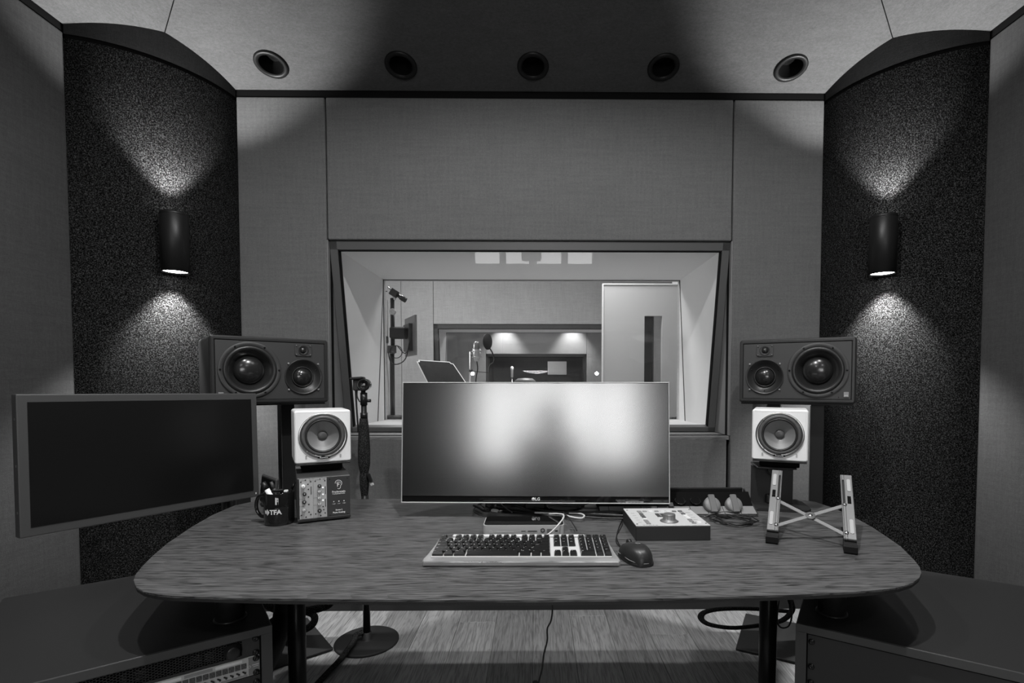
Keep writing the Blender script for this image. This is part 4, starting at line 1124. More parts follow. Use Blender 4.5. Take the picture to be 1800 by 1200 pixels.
# ================================================================== THINGS ON THE DESK
# mug
pm = at_z(491.5, 925.5, DZ); pm.x *= 1.0277
t = thing('coffee_mug', 'glossy black mug with a white TFA print, holding pens', 'mug', (pm.x, pm.y + 0.041, DZ), R(-6))
b = B(); lathe(b, [(0, 0.003), (0.035, 0.003), (0.037, 0.0), (0.0385, 0.001), (0.041, 0.006), (0.041, 0.0925), (0.0400, 0.094), (0.0385, 0.0925), (0.0380, 0.008), (0, 0.007)], n=48); mug = obj('mug_body', b, 'black_gloss', t)
b = B(); tube(b, [(-0.0395, 0, 0.078), (-0.052, 0, 0.082), (-0.066, 0, 0.074), (-0.072, 0, 0.055), (-0.069, 0, 0.034), (-0.056, 0, 0.019), (-0.0395, 0, 0.020)], 0.0052, 10, k=6); obj('handle', b, 'black_gloss', t)
b = B()
text_into(b, 'TFA', 0.0185, (0.0085, -0.0412, 0.041), depth=0.0002, bold=0.0006)
for i, hh in enumerate((0.010, 0.007, 0.013)): box(b, (-0.0245 + i * 0.0030, -0.0412, 0.041), (0.0022, 0.0004, hh))
vs = [b.verts.new(p) for p in ((-0.0160, -0.0412, 0.051), (-0.0080, -0.0412, 0.041), (-0.0160, -0.0412, 0.031))]; b.faces.new(vs)
for v in b.verts:                                       # wrap the print round the mug
    a_ = v.co.x / 0.0413 + R(6); rr = 0.0412 + (-0.0412 - v.co.y)
    v.co.x = rr * math.sin(a_); v.co.y = -rr * math.cos(a_)
obj('print', b, 'print_white', mug)
MX, MY = pm.x, pm.y + 0.041
def stick(name, label, cat, p0, p1, r, m, tip=None, group='pens in the black mug'):
    t = thing(name, label, cat, p0, 0, group)
    v = Vector(p1) - Vector(p0)
    b = B(); tube(b, [(0, 0, 0), tuple(v * 0.80)], r, 10, smooth=False); obj('barrel', b, m, t)
    b = B(); tube(b, [tuple(v * 0.80), tuple(v)], r * 1.04, 10, smooth=False); obj('cap', b, tip or m, t)
    return t
stick('marker_pen', 'white barrelled marker with black cap leaning left out of the mug', 'pen', (MX + 0.014, MY - 0.006, DZ + 0.02), (MX - 0.044, MY - 0.006, DZ + 0.122), 0.0075, 'white', 'black')
stick('pen', 'grey flat pen beside the white marker in the mug', 'pen', (MX + 0.010, MY + 0.012, DZ + 0.02), (MX - 0.030, MY + 0.014, DZ + 0.120), 0.0045, 'edge_grey')
stick('pen', 'thin black pen leaning against the right rim of the mug', 'pen', (MX - 0.006, MY + 0.015, DZ + 0.02), (MX + 0.038, MY + 0.020, DZ + 0.118), 0.0035, 'black_gloss')
t = thing('usb_stick', 'short black memory stick with a bright end lying in the mug', 'memory stick', (MX, MY, DZ + 0.088))
b = B(); box(b, (-0.004, 0.0, 0.006), (0.040, 0.012, 0.009), 0.003, Matrix.Rotation(R(-4), 3, 'Y')); obj('casing', b, 'black_gloss', t)
b = B(); box(b, (0.021, 0.0, 0.0075), (0.010, 0.010, 0.006), 0.001); obj('plug', b, 'white', t)
b = B(); box(b, (0.0, 0.0, -0.02), (0.012, 0.014, 0.05), 0.002); obj('lanyard_tab', b, 'black', t)
# little box seen through the mug handle
pq = at_z(455, 912, DZ)
t = thing('usb_hub', 'small flat dark box seen through the mug handle', 'device', (pq.x, pq.y + 0.10, DZ), R(8))
b = B(); box(b, (0, 0, 0.009), (0.06, 0.05, 0.018), 0.002); obj('casing', b, 'bezel', t)
b = B(); box(b, (0.004, -0.0255, 0.010), (0.012, 0.001, 0.007)); box(b, (-0.016, -0.0255, 0.010), (0.012, 0.001, 0.005)); obj('port', b, 'black', t)

# keyboard
k0, k1 = at_z(741, 997.5, DZ), at_z(1091, 997.5, DZ)
KW = (k1 - k0).length
kb = thing('keyboard', 'clear framed keyboard with glossy black keys in front of the wide monitor', 'keyboard', ((k0.x + k1.x) / 2, k0.y, DZ), math.atan2(k1.y - k0.y, k1.x - k0.x))
SLP = R(4.2)
rk = Matrix.Rotation(SLP, 3, 'X')
def kp(x, y, z): return rk @ Vector((x, y, z)) + Vector((0, 0, 0.004))
KD = 0.1435
sh = [(-KW / 2 + 0.004, 0), (KW / 2 - 0.004, 0), (KW / 2, 0.004), (KW / 2 - 0.001, 0.012), (KW / 2 - 0.010, 0.05), (KW / 2 - 0.012, 0.10), (KW / 2 - 0.0125, KD), (-KW / 2 + 0.0125, KD), (-KW / 2 + 0.012, 0.10), (-KW / 2 + 0.010, 0.05), (-KW / 2 + 0.001, 0.012), (-KW / 2, 0.004)]
b = B(); prism(b, sh, 0, 0.010, 0.003)
for v in b.verts: v.co = kp(*v.co)
obj('clear_shell', b, 'acrylic', kb)
b = B(); prism(b, [(-KW / 2 + 0.016, 0.020), (KW / 2 - 0.016, 0.020), (KW / 2 - 0.016, KD - 0.006), (-KW / 2 + 0.016, KD - 0.006)], 0.010, 0.0125, 0.001)
for v in b.verts: v.co = kp(*v.co)
obj('tray', b, 'tray', kb)
b = B(); box(b, (-0.012, KD + 0.002, 0.012), (0.335, 0.010, 0.010), 0.003)
for v in b.verts: v.co = kp(*v.co)
obj('rear_bar', b, 'tray', kb)
b = B()
for sx in (-1, 1):
    for yy in (0.02, KD - 0.02): box(b, (sx * (KW / 2 - 0.04), yy, 0.002 + yy * math.tan(SLP) * 0.5), (0.012, 0.010, 0.004 + yy * math.tan(SLP)), 0.001)
obj('foot', b, 'rubber', kb)
UN = (KW - 0.034) / 22.6; UY = 0.0188
X00 = -KW / 2 + 0.017; Y00 = 0.0215
def keyrow(y, x, items):
    for it in items:
        if isinstance(it, float): x += it; continue
        s, w = (it, 1.0) if isinstance(it, str) else it
        key(x, y, w, s); x += w
def key(ux_, uy_, w, s, h=1.0):
    cxk = X00 + (ux_ + w / 2) * UN; cyk = Y00 + (uy_ + h / 2) * UY
    W1, D1 = w * UN - 0.0022, h * UY - 0.0024
    W2, D2 = W1 - 0.0052, D1 - 0.0062
    b = B()
    lo_ = [(-W1 / 2, -D1 / 2), (W1 / 2, -D1 / 2), (W1 / 2, D1 / 2), (-W1 / 2, D1 / 2)]
    hi_ = [(-W2 / 2, -D2 / 2 + 0.0008), (W2 / 2, -D2 / 2 + 0.0008), (W2 / 2, D2 / 2 + 0.0008), (-W2 / 2, D2 / 2 + 0.0008)]
    mid_ = [(p[0] * 0.96, p[1] * 0.96) for p in lo_]
    lev = [(lo_, 0.0), (mid_, 0.004), (hi_, 0.0088)]
    rr = [[b.verts.new((p[0], p[1], z)) for p in L] for L, z in lev]
    for A_, B_ in zip(rr, rr[1:]):
        for i in range(4): b.faces.new((A_[i], A_[(i + 1) % 4], B_[(i + 1) % 4], B_[i]))
    b.faces.new(rr[-1]); b.faces.new(rr[0][::-1])
    for f in b.faces: f.material_index = 0
    bmesh.ops.recalc_face_normals(b, faces=b.faces)
    n0 = len(b.verts)
    if s:
        tb = B(); text_into(tb, s, 0.0052 if len(s) < 3 else 0.0034, (0, 0, 0), depth=0.0, rot=Matrix.Rotation(R(-90), 3, 'X'), align='LEFT')
        for v in tb.verts: v.co = Vector((v.co.x - W2 / 2 + 0.0008, v.co.y + 0.0012, 0.00895))
        join(b, tb, 1)
    for v in b.verts: v.co = rk @ (v.co + Vector((cxk, cyk, 0.013))) + Vector((0, 0, 0.004))
    obj('key', b, ['key', 'print_white'], kb, recalc=False)
keyrow(5.15, 0.0, ['esc', 1.0, 'F1', 'F2', 'F3', 'F4', 0.5, 'F5', 'F6', 'F7', 'F8', 0.5, 'F9', 'F10', 'F11', 'F12', 0.35, 'F13', 'F14', 'F15', 0.35, 'mute', '-', '+', 'ej'])
keyrow(4, 0.0, ['~', '1', '2', '3', '4', '5', '6', '7', '8', '9', '0', '-', '=', ('delete', 2.0), 0.35, 'help', 'hom', 'pup', 0.35, 'clr', '=', '/', '*'])
keyrow(3, 0.0, [('tab', 1.5)] + list('QWERTYUIOP[]') + [('\\', 1.5), 0.35, 'del', 'end', 'pdn', 0.35, '7', '8', '9', '-'])
keyrow(2, 0.0, [('caps', 1.75)] + list("ASDFGHJKL;'") + [('return', 2.25), 3.7, '4', '5', '6', '+'])
keyrow(1, 0.0, [('shift', 2.25)] + list('ZXCVBNM,./') + [('shift', 2.75), 1.35, '^', 1.35, '1', '2', '3'])
keyrow(0, 0.0, [('ctrl', 1.5), ('alt', 1.25), ('cmd', 1.5), ('', 6.75), ('cmd', 1.5), ('alt', 1.25), ('ctrl', 1.25), 0.35, '<', 'v', '>', 0.35, ('0', 2.0), '.'])
key(15 + 3 + 0.7 + 3, 0, 1.0, 'ent', 2.0)

# mouse
ms = at_z(1124, 998, DZ)
t = thing('computer_mouse', 'black corded mouse to the right of the keyboard', 'mouse', (ms.x + 0.002, ms.y + 0.058, DZ), R(14))
b = B(); nu, nv = 20, 24; grid = []
for i in range(nu + 1):
    a_ = PI * i / nu; yy = -0.058 * math.cos(a_)
    wx_ = 0.0315 * (max(0.0, math.sin(a_)) ** 0.62) * (1.0 - 0.08 * math.sin(a_) * math.cos(2 * a_))
    hz = 0.0375 * (max(0.0, math.sin(a_)) ** 0.75) * (1 - 0.22 * (yy / 0.058))
    row = []
    for j in range(nv + 1):
        c_ = PI * j / nv
        row.append(b.verts.new((wx_ * math.copysign(abs(math.cos(c_)) ** 0.8, math.cos(c_)), yy, 0.0025 + max(hz, 0.0) * math.sin(c_) ** 0.85 * 1.0)))
    grid.append(row)
for i in range(nu):
    for j in range(nv):
        f = b.faces.new((grid[i][j], grid[i][j + 1], grid[i + 1][j + 1], grid[i + 1][j])); f.smooth = True
bmesh.ops.remove_doubles(b, verts=b.verts, dist=1e-5)
msb = obj('mouse_shell', b, 'speaker_black', t)
b = B(); prism(b, [(0.0325 * math.copysign(abs(math.cos(k * PI / 16)) ** 0.75, math.cos(k * PI / 16)), 0.0585 * math.copysign(abs(math.sin(k * PI / 16)) ** 0.85, math.sin(k * PI / 16))) for k in range(32)], 0.0, 0.007, 0.002); obj('base', b, 'black_matte', t)
b = B(); tube(b, [(-0.0316, 0.035, 0.010), (-0.0320, 0.0, 0.012), (-0.030, -0.030, 0.011), (-0.018, -0.050, 0.009), (0, -0.0578, 0.0085), (0.018, -0.050, 0.009), (0.030, -0.030, 0.011), (0.0320, 0.0, 0.012)], 0.0009, 6); obj('light_strip', b, 'plug_grey', t)
b = B(); cyl(b, (-0.004, 0.036, 0.028), 0.009, 0.008, 'x', 16); obj('scroll_wheel', b, 'rubber', t)
b = B(); text_into(b, 'G', 0.016, (0, 0, 0), depth=0.0, rot=Matrix.Rotation(R(-90), 3, 'X'), bold=0.0004)
for v in b.verts:
    v.co.y -= 0.012
    r_ = min(1.0, abs(v.co.x) / 0.0312); a_ = math.acos(max(-1, min(1, -v.co.y / 0.058)))
    hz = 0.0375 * math.sin(a_) ** 0.75 * (1 - 0.22 * (v.co.y / 0.058))
    v.co.z = 0.0034 + hz * (max(0, 1 - r_ ** 2.5)) ** 0.425
obj('logo', b, 'socket_light', msb)
def cable(name, label, pts, r, m='cable', group=None, flat=1.0, world=None):
    b = B(); tube(b, pts, r, 8, k=8, flat=flat)
    return tag(obj(name, b, m), label, 'cable', group)
def dz(x, y, h=0.0): 
    p = at_z(x, y, DZ); return (p.x, p.y, DZ + 0.0022 + h)
cable('mouse_cable', 'thin mouse cable curving up behind the monitor controller', [(ms.x - 0.013, ms.y + 0.116, DZ + 0.012), dz(1090, 960), dz(1084, 945), dz(1087, 930), dz(1093, 915, .002), dz(1094, 900, 0.002), dz(1096, 893, 0.004), dz(1088, 889, 0.006), dz(1060, 886, 0.004)], 0.0016)
cable('mouse_cable_loop', 'second strand of the thin cable left of the mouse', [dz(1104, 975), dz(1094, 966), dz(1084, 955), dz(1083.5, 944), dz(1088, 934), dz(1094, 922), dz(1095, 906)], 0.0013)

# monitor controller box
c0, c1 = at_z(1117.5, 950.7, DZ), at_z(1249, 949.7, DZ)
CWd = (c1 - c0).length; CDp, CHt = 0.186, 0.039
ctl = thing('monitor_controller', 'desktop controller box with a pale top, big knob and coloured buttons', 'audio controller', (c0.x, c0.y, DZ), math.atan2(c1.y - c0.y, c1.x - c0.x))
b = B(); box(b, (CWd / 2, CDp / 2, CHt / 2), (CWd, CDp, CHt), 0.0015); obj('case', b, 'cabinet', ctl)
b = B(); box(b, (CWd / 2, CDp / 2, CHt + 0.0008), (CWd - 0.001, CDp - 0.001, 0.0018), 0.0005); obj('top_plate', b, 'controller_top', ctl)
tzc = CHt + 0.0017
def cxy(x, y):                    # photo point on the top plate -> local
    p = at_z(x, y, DZ + tzc) - Vector((c0.x, c0.y, 0)); a_ = -math.atan2(c1.y - c0.y, c1.x - c0.x)
    return p.x * math.cos(a_) - p.y * math.sin(a_), p.x * math.sin(a_) + p.y * math.cos(a_)
def btn(x, y, m, w=0.0115, d=0.0085):
    u, v = cxy(x, y); b = B(); box(b, (u, v, tzc + 0.001), (w, d, 0.003), 0.0006); obj('button', b, m, ctl)
md_, dk_, wh_ = 'button_mid', 'button_dark', 'print_white'
for i, m in enumerate((md_, md_, wh_, md_, wh_, wh_, dk_)): btn(1080 + (515 + i * 124) / 12, 860 + 468 / 12, m)
for (zx, zy, m) in ((540, 490, md_), (565, 525, dk_), (590, 560, dk_), (620, 590, dk_), (645, 630, wh_), (665, 662, md_), (690, 692, md_), (722, 724, md_)): btn(1080 + zx / 12, 860 + zy / 12, m)
for (zx, zy, m) in ((1380, 462, dk_), (1415, 490, md_), (1450, 518, dk_), (1490, 552, wh_), (1525, 582, wh_), (1560, 610, wh_), (1592, 645, md_), (1625, 677, md_), (1680, 712, md_), (1780, 695, wh_)): btn(1080 + zx / 12, 860 + zy / 12, m)
u, v = cxy(1080 + 950 / 12, 860 + 548 / 12)
b = B(); box(b, (u + 0.004, v, tzc + 0.0008), (0.026, 0.034, 0.0016)); dp = obj('display', b, 'print_dark', ctl)
b = B(); box(b, (u + 0.002, v, tzc + 0.0018), (0.004, 0.030, 0.0004)); obj('meter_bar', b, 'button_mid', dp)
u, v = cxy(1080 + 1155 / 12, 860 + 668 / 12)
b = B(); lathe(b, [(0.0245, 0), (0.0245, 0.0015), (0.020, 0.0045), (0.0165, 0.006), (0.0160, 0.019), (0.0150, 0.0205), (0, 0.0205)], (u, v, tzc), 'z', 40)
kn = obj('volume_knob', b, 'knob_grey', ctl)
for f in kn.data.polygons: f.use_smooth = True
b = B(); [box(b, (u + 0.0162 * math.cos(k * PI / 6), v + 0.0162 * math.sin(k * PI / 6), tzc + 0.0125), (0.0012, 0.0012, 0.011)) for k in range(12)]; obj('knurl', b, 'knob_grey', kn)
for (sx, sy) in ((1080 + 478 / 12, 860 + 733 / 12), (1080 + 268 / 12, 860 + 442 / 12), (1080 + 1575 / 12, 860 + 425 / 12), (1241, 919.5)):
    u, v = cxy(sx, sy); b = B(); cyl(b, (u, v, tzc), 0.0026, 0.0012, n=10); obj('screw', b, 'knob_grey', ctl)
b = B()
u, v = cxy(1137, 922.5)
for k, w_ in enumerate((0.007, 0.003, 0.009, 0.004, 0.006)): box(b, (u - 0.008 + k * 0.0085, v - 0.001, tzc + 0.0002), (w_, 0.0014, 0.0003))
for k in range(5):
    uu, vv_ = cxy(1112 + k * 3.2, 902 + k * 4); box(b, (uu, vv_, tzc + 0.0002), (0.010, 0.0009, 0.0003))
    uu, vv_ = cxy(1209 + k * 4.5, 901 + k * 4); box(b, (uu, vv_, tzc + 0.0002), (0.013, 0.0009, 0.0003))
obj('print', b, 'print_dark', ctl)

# docking station
q0, q1 = at_z(849, 940, DZ), at_z(992, 940, DZ)
DW = (q1 - q0).length
dk = thing('docking_station', 'silver docking station with a glossy black top behind the keyboard', 'dock', ((q0.x + q1.x) / 2, q0.y, DZ), 0)
b = B(); prism(b, rrect(DW, 0.092, 0.012, 6, 0, 0.046), 0.001, 0.0265, 0.0012); obj('case', b, 'dock_silver', dk)
b = B(); prism(b, rrect(DW - 0.005, 0.087, 0.010, 6, 0, 0.046), 0.0265, 0.0285, 0.0008); obj('top_plate', b, 'black_gloss', dk)
def dkx(px): return (px - 849) / 143.0 * DW - DW / 2
b = B()
for px, w, h, z in ((920, 0.012, 0.0012, 0.0105), (936, 0.025, 0.0018, 0.0105), (978, 0.008, 0.003, 0.011)): box(b, (dkx(px), -0.0003, z), (w, 0.001, h))
obj('port', b, 'black', dk)
b = B(); box(b, (dkx(966), -0.0003, 0.0110), (0.014, 0.001, 0.011)); obj('port', b, 'knob_grey', dk)
b = B(); lathe(b, [(0.0060, 0), (0.0060, 0.0008), (0.0040, 0.001), (0.0035, -0.001), (0, -0.001)], (dkx(954), 0.0, 0.0125), '-y', 20); obj('headphone_jack', b, 'black', dk)
b = B(); text_into(b, 'THUNDERBOLT 3 DOCK', 0.0042, (dkx(888), -0.0006, 0.0085), depth=0.0001)
lathe(b, [(0.0036, 0.0006), (0.0028, 0.0006)], (dkx(863), 0, 0.0095), '-y', 18); box(b, (dkx(863) + 0.004, -0.0006, 0.0065), (0.006, 0.0003, 0.0008), 0, Matrix.Rotation(R(35), 3, 'Y'))
for px in (920, 936, 978): box(b, (dkx(px), -0.0006, 0.0066), (0.006, 0.0003, 0.0006))
obj('print', b, 'print_white', dk)

# cables behind the dock
CB = [
 ('thick black cable running right behind the dock', [(905, 886), (940, 897), (965, 904), (1000, 906), (1050, 908), (1100, 911)], 0.0040, 'cable', 0.004),
 ('black cable parallel below the thick one, running to the controller', [(900, 889), (930, 899), (960, 908), (1010, 910), (1060, 913), (1105, 914)], 0.0028, 'cable', 0.001),
 ('black cable arching right under the wide monitor', [(950, 886), (990, 889), (1030, 886), (1070, 887), (1098, 893)], 0.0026, 'cable', 0.006),
 ('thin black loop of cable under the right half of the wide monitor', [(975, 884), (1000, 892), (1020, 896), (1050, 897), (1080, 896), (1089, 890), (1085, 884), (1070, 881)], 0.0016, 'cable', 0.004),
 ('thin black cable crossing up to the right under the wide monitor', [(967, 901), (962, 896), (975, 894), (1010, 896), (1030, 892), (1050, 885)], 0.0015, 'cable', 0.008),
 ('dark cable knot left of the wide monitor stand', [(845, 890), (858, 884), (872, 886), (885, 891), (900, 890), (915, 884), (900, 882), (880, 888), (865, 894)], 0.0034, 'cable', 0.008),
 ('dark cable curling round the cable knot', [(870, 897), (873, 890), (888, 886), (905, 890), (920, 893), (930, 888), (915, 886)], 0.0028, 'cable', 0.006),
 ('thick dark cable leaving the knot towards the back of the dock', [(862, 893), (885, 896), (915, 899), (945, 903), (975, 907)], 0.0036, 'cable', 0.002),
 ('dark cable dipping below the wide monitor towards the controller', [(925, 885), (955, 893), (985, 901), (1030, 904), (1075, 903), (1102, 905)], 0.0034, 'cable', 0.003),
 ('short black cable leading to the pale plug', [(833, 892), (842, 896), (851, 901), (860, 902)], 0.0036, 'cable', 0.004),
 ('thin black cable looping at the left of the dock', [(850, 894), (842, 889), (833, 897), (834, 903), (845, 908), (852, 911)], 0.0015, 'cable', 0.002),
 ('thin black cable rising from the dock to the monitor', [(900, 908), (890, 901), (882, 894), (878, 886)], 0.0016, 'cable', 0.010),
 ('white cable looping right of the dock', [(940, 906), (965, 907), (988, 909), (1005, 914), (1022, 916), (1027, 912), (1020, 908), (1000, 907)], 0.0022, 'cable_white', 0.006),
 ('thin black cable dropping to the back of the keyboard', [(990, 908), (1000, 918), (1008, 930), (1014, 941)], 0.0014, 'cable', 0.010),
]
for lab, pts, r, m, h in CB:
    cable('cable', lab, [dz(x, y + 1.5, h + 0.004) for x, y in pts], r * 1.25, m, 'cables behind the dock')
pw1, pw2 = at_z(870, 940, DZ), 0
def over(px, py, Y): 
    p = at_y(px, py, Y); return (p.x, p.y, max(p.z, DZ + 0.003))
yd = q0.y
cable('cable', 'pale cable bending over the front of the dock down to the keyboard', [over(965, 903, yd + 0.10), over(985, 903, yd + 0.06), over(991, 908, yd + 0.025), over(983, 920, yd - 0.008), over(972, 932, yd - 0.02), over(960, 941.5, yd - 0.035)], 0.0022, 'cable_white', 'cables behind the dock')
pg = dz(870, 903, 0.008)
t = thing('display_plug', 'pale video plug lying left behind the dock', 'plug', pg, R(-32))
b = B(); box(b, (0, 0, 0), (0.026, 0.013, 0.009), 0.003); obj('plug_shell', b, 'cable_white', t)
b = B(); box(b, (0.021, 0, 0), (0.010, 0.013, 0.006), 0.001); obj('plug_tip', b, 'steel', t)
b = B(); cyl(b, (-0.030, 0, 0), 0.0045, 0.014, 'x', 12); obj('strain_relief', b, 'cable', t)

# socket box with flip lid at the rear right
s0 = at_z(1332, 907, DZ); yl = 1.70
xr = at_y(1306, 880, yl).x; xl = 0.20; yfz = s0.y
t = thing('socket_box', 'flip up black socket box at the rear right of the desk', 'power socket', (0, 0, DZ))
b = B(); box(b, ((xl + s0.x) / 2, (yfz + yl) / 2 + 0.01, 0.0015), (s0.x - xl, yl - yfz + 0.03, 0.003), 0.001); obj('flange', b, 'black_metal', t)
zl = at_y(1250, 858, yl).z - DZ
b = B(); box(b, ((xl + xr) / 2, yl + 0.006, zl / 2 + 0.002), (xr - xl, 0.008, zl), 0.003)
obj('lid', b, 'rubber_dark', t)
# end cheek
b = B(); a_ = [b.verts.new(p) for p in ((xr, yl, zl), (xr, yl, 0.003), (xr, yfz + 0.012, 0.003))]; c_ = [b.verts.new((v.co.x + 0.004, v.co.y, v.co.z)) for v in a_]
b.faces.new(a_); b.faces.new(c_[::-1])
for i in range(3): b.faces.new((a_[i], a_[(i + 1) % 3], c_[(i + 1) % 3], c_[i]))
obj('end_cheek', b, 'black_matte', t)
sl = R(28)
rs = Matrix.Rotation(sl, 3, 'X')
def spt(x, u, n=0.0): return Vector((x, yfz + 0.014, 0.004)) + rs @ Vector((0, u, n))
b = B(); q_ = [spt(xl, 0), spt(xr, 0), spt(xr, 0.036), spt(xl, 0.036)]; quad(b, q_); obj('lower_strip', b, 'socket_light', t)
b = B(); quad(b, [spt(xl, 0.036), spt(xr, 0.036), spt(xr, 0.088, 0.016), spt(xl, 0.088, 0.016)]); obj('upper_strip', b, 'black_gap', t)
b = B()
for i in range(9): box(b, tuple(spt(xl + 0.03 + i * 0.052, 0.019, 0.0003)), (0.0012, 0.036, 0.0010), 0, rs)
obj('divider', b, 'black_gap', t)
for i, px in enumerate((1195, 1222)):
    b = B(); p = spt(at_y(px, 890, yfz + 0.06).x, 0.054, 0.006); lathe(b, [(0.018, 0), (0.018, 0.003), (0.015, 0.003), (0.014, -0.004), (0, -0.004)], tuple(p), rot=rs, n=24); obj('socket', b, 'black_gloss', t)
b = B(); box(b, tuple(spt(at_y(1177, 890, yfz + 0.06).x, 0.036, 0.004)), (0.014, 0.018, 0.010), 0.001, rs); obj('network_port', b, 'plug_grey', t)
for i, (px, lab) in enumerate(((1248, 'round grey power plug with a centre strap, left of the pair in the socket box'), (1286, 'round grey power plug with a centre strap, right of the pair in the socket box'))):
    p = spt(at_y(px, 893, yfz + 0.05).x, 0.032, 0.005) + Vector((0, 0, DZ))
    g = thing('power_plug', lab, 'plug', p, 0, 'grey plugs in the socket box'); g.rotation_euler = (sl + R(26), 0, R(3))
    b = B(); lathe(b, [(0.0255, -0.003), (0.0262, 0.004), (0.0262, 0.013), (0.024, 0.017), (0.012, 0.0185), (0, 0.0185)], n=36); obj('plug_body', b, 'plug_grey', g)
    b = B(); box(b, (0, 0.001, 0.018), (0.021, 0.060, 0.007), 0.002); obj('strap', b, 'plug_band', g)
# plug tops and cable behind the controller
t = thing('power_plug', 'dark angled plug behind the controller box', 'plug', dz(1113, 893, 0.010), R(20), 'dark plugs behind the controller')
b = B(); cyl(b, (-0.02, 0, 0), 0.011, 0.045, 'x', 16); obj('plug_body', b, 'cable_grey', t)
b = B(); box(b, (-0.025, 0, 0), (0.012, 0.030, 0.018), 0.004); obj('plug_face', b, 'cable', t)
cable('cable', 'thick grey cable arching behind the controller box', [dz(1118, 891, 0.016), dz(1128, 887, 0.022), dz(1138, 887, 0.022), dz(1148, 890, 0.014), dz(1152, 896, 0.006)], 0.0050, 'cable_grey', 'cables behind the controller')
t = thing('power_plug', 'glossy black plug low in the socket box beside the controller', 'plug', (at_y(1163, 888, yfz + 0.06).x, yfz + 0.055, DZ + 0.030), 0, 'dark plugs behind the controller')
t.rotation_euler = (sl, 0, 0)
b = B(); box(b, (0, 0, 0.004), (0.034, 0.030, 0.014), 0.004); obj('plug_body', b, 'black_gloss', t)
b = B(); box(b, (0.004, -0.010, 0.012), (0.003, 0.006, 0.002)); box(b, (0.010, -0.010, 0.012), (0.003, 0.006, 0.002)); obj('contact', b, 'steel', t)

# coil of cable
cc = at_z(1288, 918, DZ)
pts = []
for i in range(122):
    a_ = i * 2 * PI / 22; k = i / 122
    rr_ = 0.048 + 0.008 * math.sin(i * 0.53) + 0.004 * math.sin(i * 1.7)
    ox = 0.014 * math.sin(k * 9)
    pts.append((cc.x + ox + rr_ * 1.05 * math.cos(a_), cc.y + rr_ * 0.98 * math.sin(a_) + 0.006 * math.sin(k * 7), DZ + 0.003 + 0.010 * k + 0.002 * math.sin(i * 0.9)))
b = B(); tube(b, pts, 0.0018, 6, k=2)
tag(obj('cable_coil', b, 'cable'), 'coiled black cable on the desk right of the controller box', 'cable')
cable('cable', 'grey lead from the controller box into the coiled cable', [dz(1238, 912, 0.004), dz(1250, 907, 0.004), dz(1270, 904, 0.006), dz(1290, 905, 0.010)], 0.0020, 'cable_grey', 'cables behind the controller')

